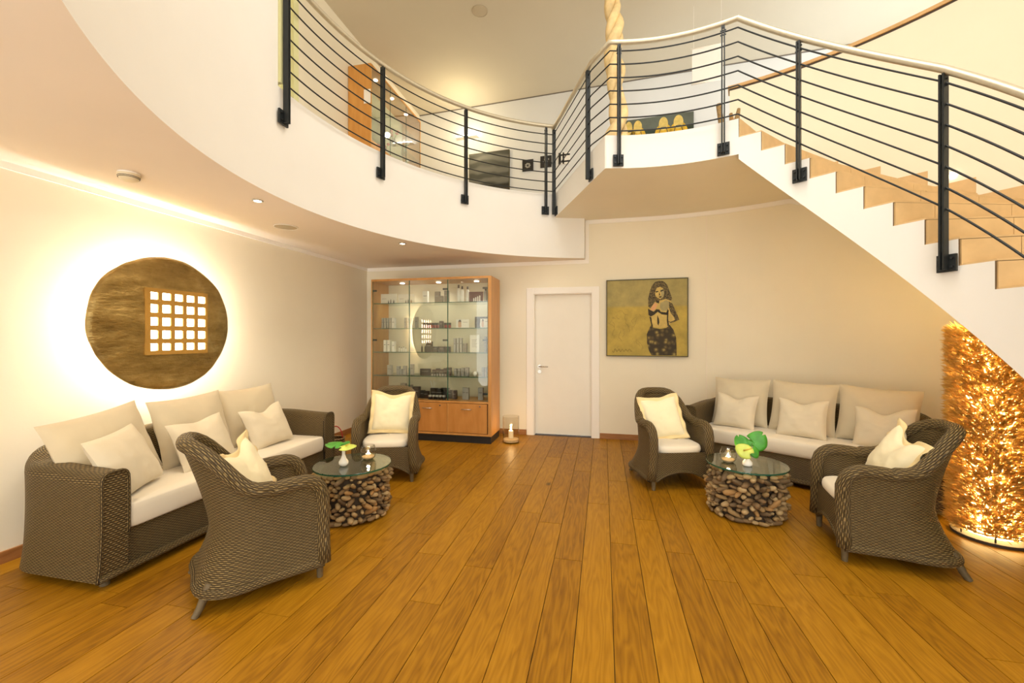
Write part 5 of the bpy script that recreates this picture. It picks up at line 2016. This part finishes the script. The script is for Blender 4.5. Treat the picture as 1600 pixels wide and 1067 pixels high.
for (x_, z_, lab, kind) in ((-1.385, 4.64, 'small black square picture with a pale flower on the upper wall', 0), (-1.04, 4.67, 'small black square picture with dark speckles on the upper wall, between two others', 1), (-0.70, 4.69, 'small square picture of black bars on pale ground on the upper wall', 2)):
    t = on_upwall('small_picture', lab, 'picture', x_, z_ - 0.105)
    MB().box(-0.105, 0.105, -0.025, -0.004, 0, 0.21).build('canvas', CW_['black'] if kind < 2 else M['trim'], t)
    if kind == 0:
        for k in range(7):
            a = 2 * PI * k / 7
            cx_, cz_ = 0.035 * math.cos(a), 0.10 + 0.035 * math.sin(a)
            MB().plate([(cx_ + 0.024 * math.cos(q * PI / 4 + a), cz_ + 0.014 * math.sin(q * PI / 4 + a)) for q in range(8)], -0.0265, -0.0255).build('painted_petal', CW_['silver'], t)
    elif kind == 1:
        for k in range(5):
            MB().plate([(-0.05 + 0.025 * k + 0.012 * math.cos(q * PI / 3), 0.10 + 0.05 * math.sin(k * 2.1) + 0.018 * math.sin(q * PI / 3)) for q in range(6)], -0.0265, -0.0255).build('painted_fleck', CW_['grey'], t)
    else:
        for (x0, x1, z0, z1) in ((-0.105, -0.06, 0.0, 0.21), (-0.03, 0.0, 0.0, 0.21), (-0.06, 0.105, 0.03, 0.06), (-0.06, 0.105, 0.15, 0.18)):
            MB().box(x0, x1, -0.028, -0.0255, z0, z1).build('painted_bar', CW_['black'], t)

# yellow figures painting
t = on_upwall('figures_painting', 'wide dark green painting of yellow figures on the upper wall beyond the landing', 'painting', 0.885, 4.42)
pw, ph = 0.60, 0.79
MB().box(-pw, pw, -0.035, -0.005, 0, ph).build('canvas', plain('dark_green_canvas', (0.022, 0.035, 0.016), 0.7, var=0.3), t)
MB().box(-pw, pw, -0.0362, -0.0352, ph * 0.72, ph).build('painted_sky', plain('grey_green_paint', (0.105, 0.115, 0.085), 0.7, var=0.15), t)
yel = plain('yellow_paint', (0.62, 0.36, 0.015), 0.7, var=0.25, vscale=12)
yel2 = plain('pale_yellow_paint', (0.70, 0.50, 0.13), 0.7, var=0.2, vscale=12)


def ell(cx_, cz_, rx, rz, n_=18, tilt=0.0):
    out = []
    for i in range(n_):
        a = 2 * PI * i / n_
        x_, z_ = rx * math.cos(a), rz * math.sin(a)
        out.append((cx_ + x_ * math.cos(tilt) - z_ * math.sin(tilt), cz_ + x_ * math.sin(tilt) + z_ * math.cos(tilt)))
    return out


for (cx_, s_) in ((-0.45, 0.85), (-0.30, 1.0), (0.12, 1.05), (0.36, 1.1)):
    MB().plate(ell(cx_, ph * 0.58, 0.135 * s_, 0.20), -0.0372, -0.0364).build('painted_figure', yel, t)
    MB().plate(ell(cx_ + 0.09, ph * 0.40, 0.10 * s_, 0.18, tilt=0.4), -0.0380, -0.0373).build('painted_figure', yel, t)
    MB().plate(ell(cx_, ph * 0.82, 0.07 * s_, 0.115), -0.0390, -0.0382).build('painted_head', yel2, t)
    for q in (-1, 1):
        MB().plate(ell(cx_ + q * 0.075, ph * 0.6, 0.006, 0.12, 10, q * 0.3), -0.0398, -0.0391).build('painted_outline', CW_['black'], t)
    MB().plate(ell(cx_, ph * 0.74, 0.05, 0.006, 10), -0.0398, -0.0391).build('painted_outline', CW_['black'], t)

# twisted trunk
t = thing('twisted_trunk', 'tall pale twisted tree trunk standing on the upper floor behind the landing', 'sculpture', (0.14, 5.05, FL))
pale = plain('pale_peeled_wood', (0.74, 0.55, 0.27), 0.7, var=0.22, vscale=9, bump=0.4, bscale=14)
for s in range(3):
    pts, rr_ = [], []
    for i in range(61):
        z = 2.54 * i / 60
        a = 2 * PI * (z / 0.85 + 0.10 * math.sin(z * 3.1)) + s * 2 * PI / 3 + 0.5 * math.sin(z * 1.7 + s * 2)
        flare = 0.058 + 0.06 * math.exp(-z / 0.35)
        flare *= 1 + 0.25 * math.sin(z * 5 + s)
        wob = 0.03 * math.sin(z * 2.3)
        pts.append((wob + flare * math.cos(a), flare * math.sin(a), z))
        rr_.append((0.062, 0.048, 0.040)[s] + 0.014 * math.sin(z * 6 + s * 2) + 0.02 * math.exp(-z / 0.3))
    MB().tube(pts, rr_, 10, up=(0, 1, 0.1)).build('twisted_limb', pale, t, smooth=True)

# driftwood branch sculpture near the parapet
t = thing('branch_sculpture', 'small forked brown branch sculpture on the landing by the parapet', 'sculpture', (1.40, 5.30, FL))
MB().tube([(0, 0, 0), (0.01, 0, 0.35), (-0.04, 0.02, 0.55), (-0.08, 0.0, 0.78)], [0.05, 0.04, 0.035, 0.028], 8, up=(0, 1, 0)).build('branch', M['drift0'], t, smooth=True)
MB().tube([(0.01, 0, 0.35), (0.07, 0, 0.52), (0.06, 0.02, 0.66)], [0.04, 0.032, 0.02], 8, up=(0, 1, 0)).build('branch', M['drift4'], t, smooth=True)
MB().tube([(0.04, 0, 0.42), (0.12, 0.0, 0.58), (0.14, 0.0, 0.70)], [0.03, 0.03, 0.018], 8, up=(0, 1, 0)).build('branch', M['drift0'], t, smooth=True)

# white hanging panel
t = thing('hanging_panel', 'white square fabric panel hanging from the upper ceiling behind the landing', 'panel', (1.37, 6.05, 4.86), R(-6))
hp = MB().box(-0.19, 0.19, -0.008, 0.008, 0, 0.47).build('fabric', plain('white_cloth', (0.92, 0.90, 0.86), 0.9, var=0.02), t)
MB().tube([(-0.20, 0, 0.0), (0.20, 0, 0.0)], 0.012, 8).build('hem_bar', M['trim'], t, smooth=True)
MB().tube([(-0.20, 0, 0.47), (0.20, 0, 0.47)], 0.012, 8).build('hem_bar', M['trim'], t, smooth=True)
for sx in (-0.17, 0.17):
    MB().tube([(sx, 0, 0.47), (sx, 0, TOP - 4.86)], 0.002, 5).build('cord', M['trim'], t)

# wall sconce glow upstairs
t = on_upwall('wall_sconce', 'bright white wall uplight above the orange cabinet corner', 'lamp', -2.6, 5.30)
MB().box(-0.22, 0.22, -0.10, -0.002, 0, 0.02).build('sconce_tray', M['trim'], t)
MB().box(-0.20, 0.20, -0.085, -0.015, 0.021, 0.045).build('bulb', M['coolglow'], t)
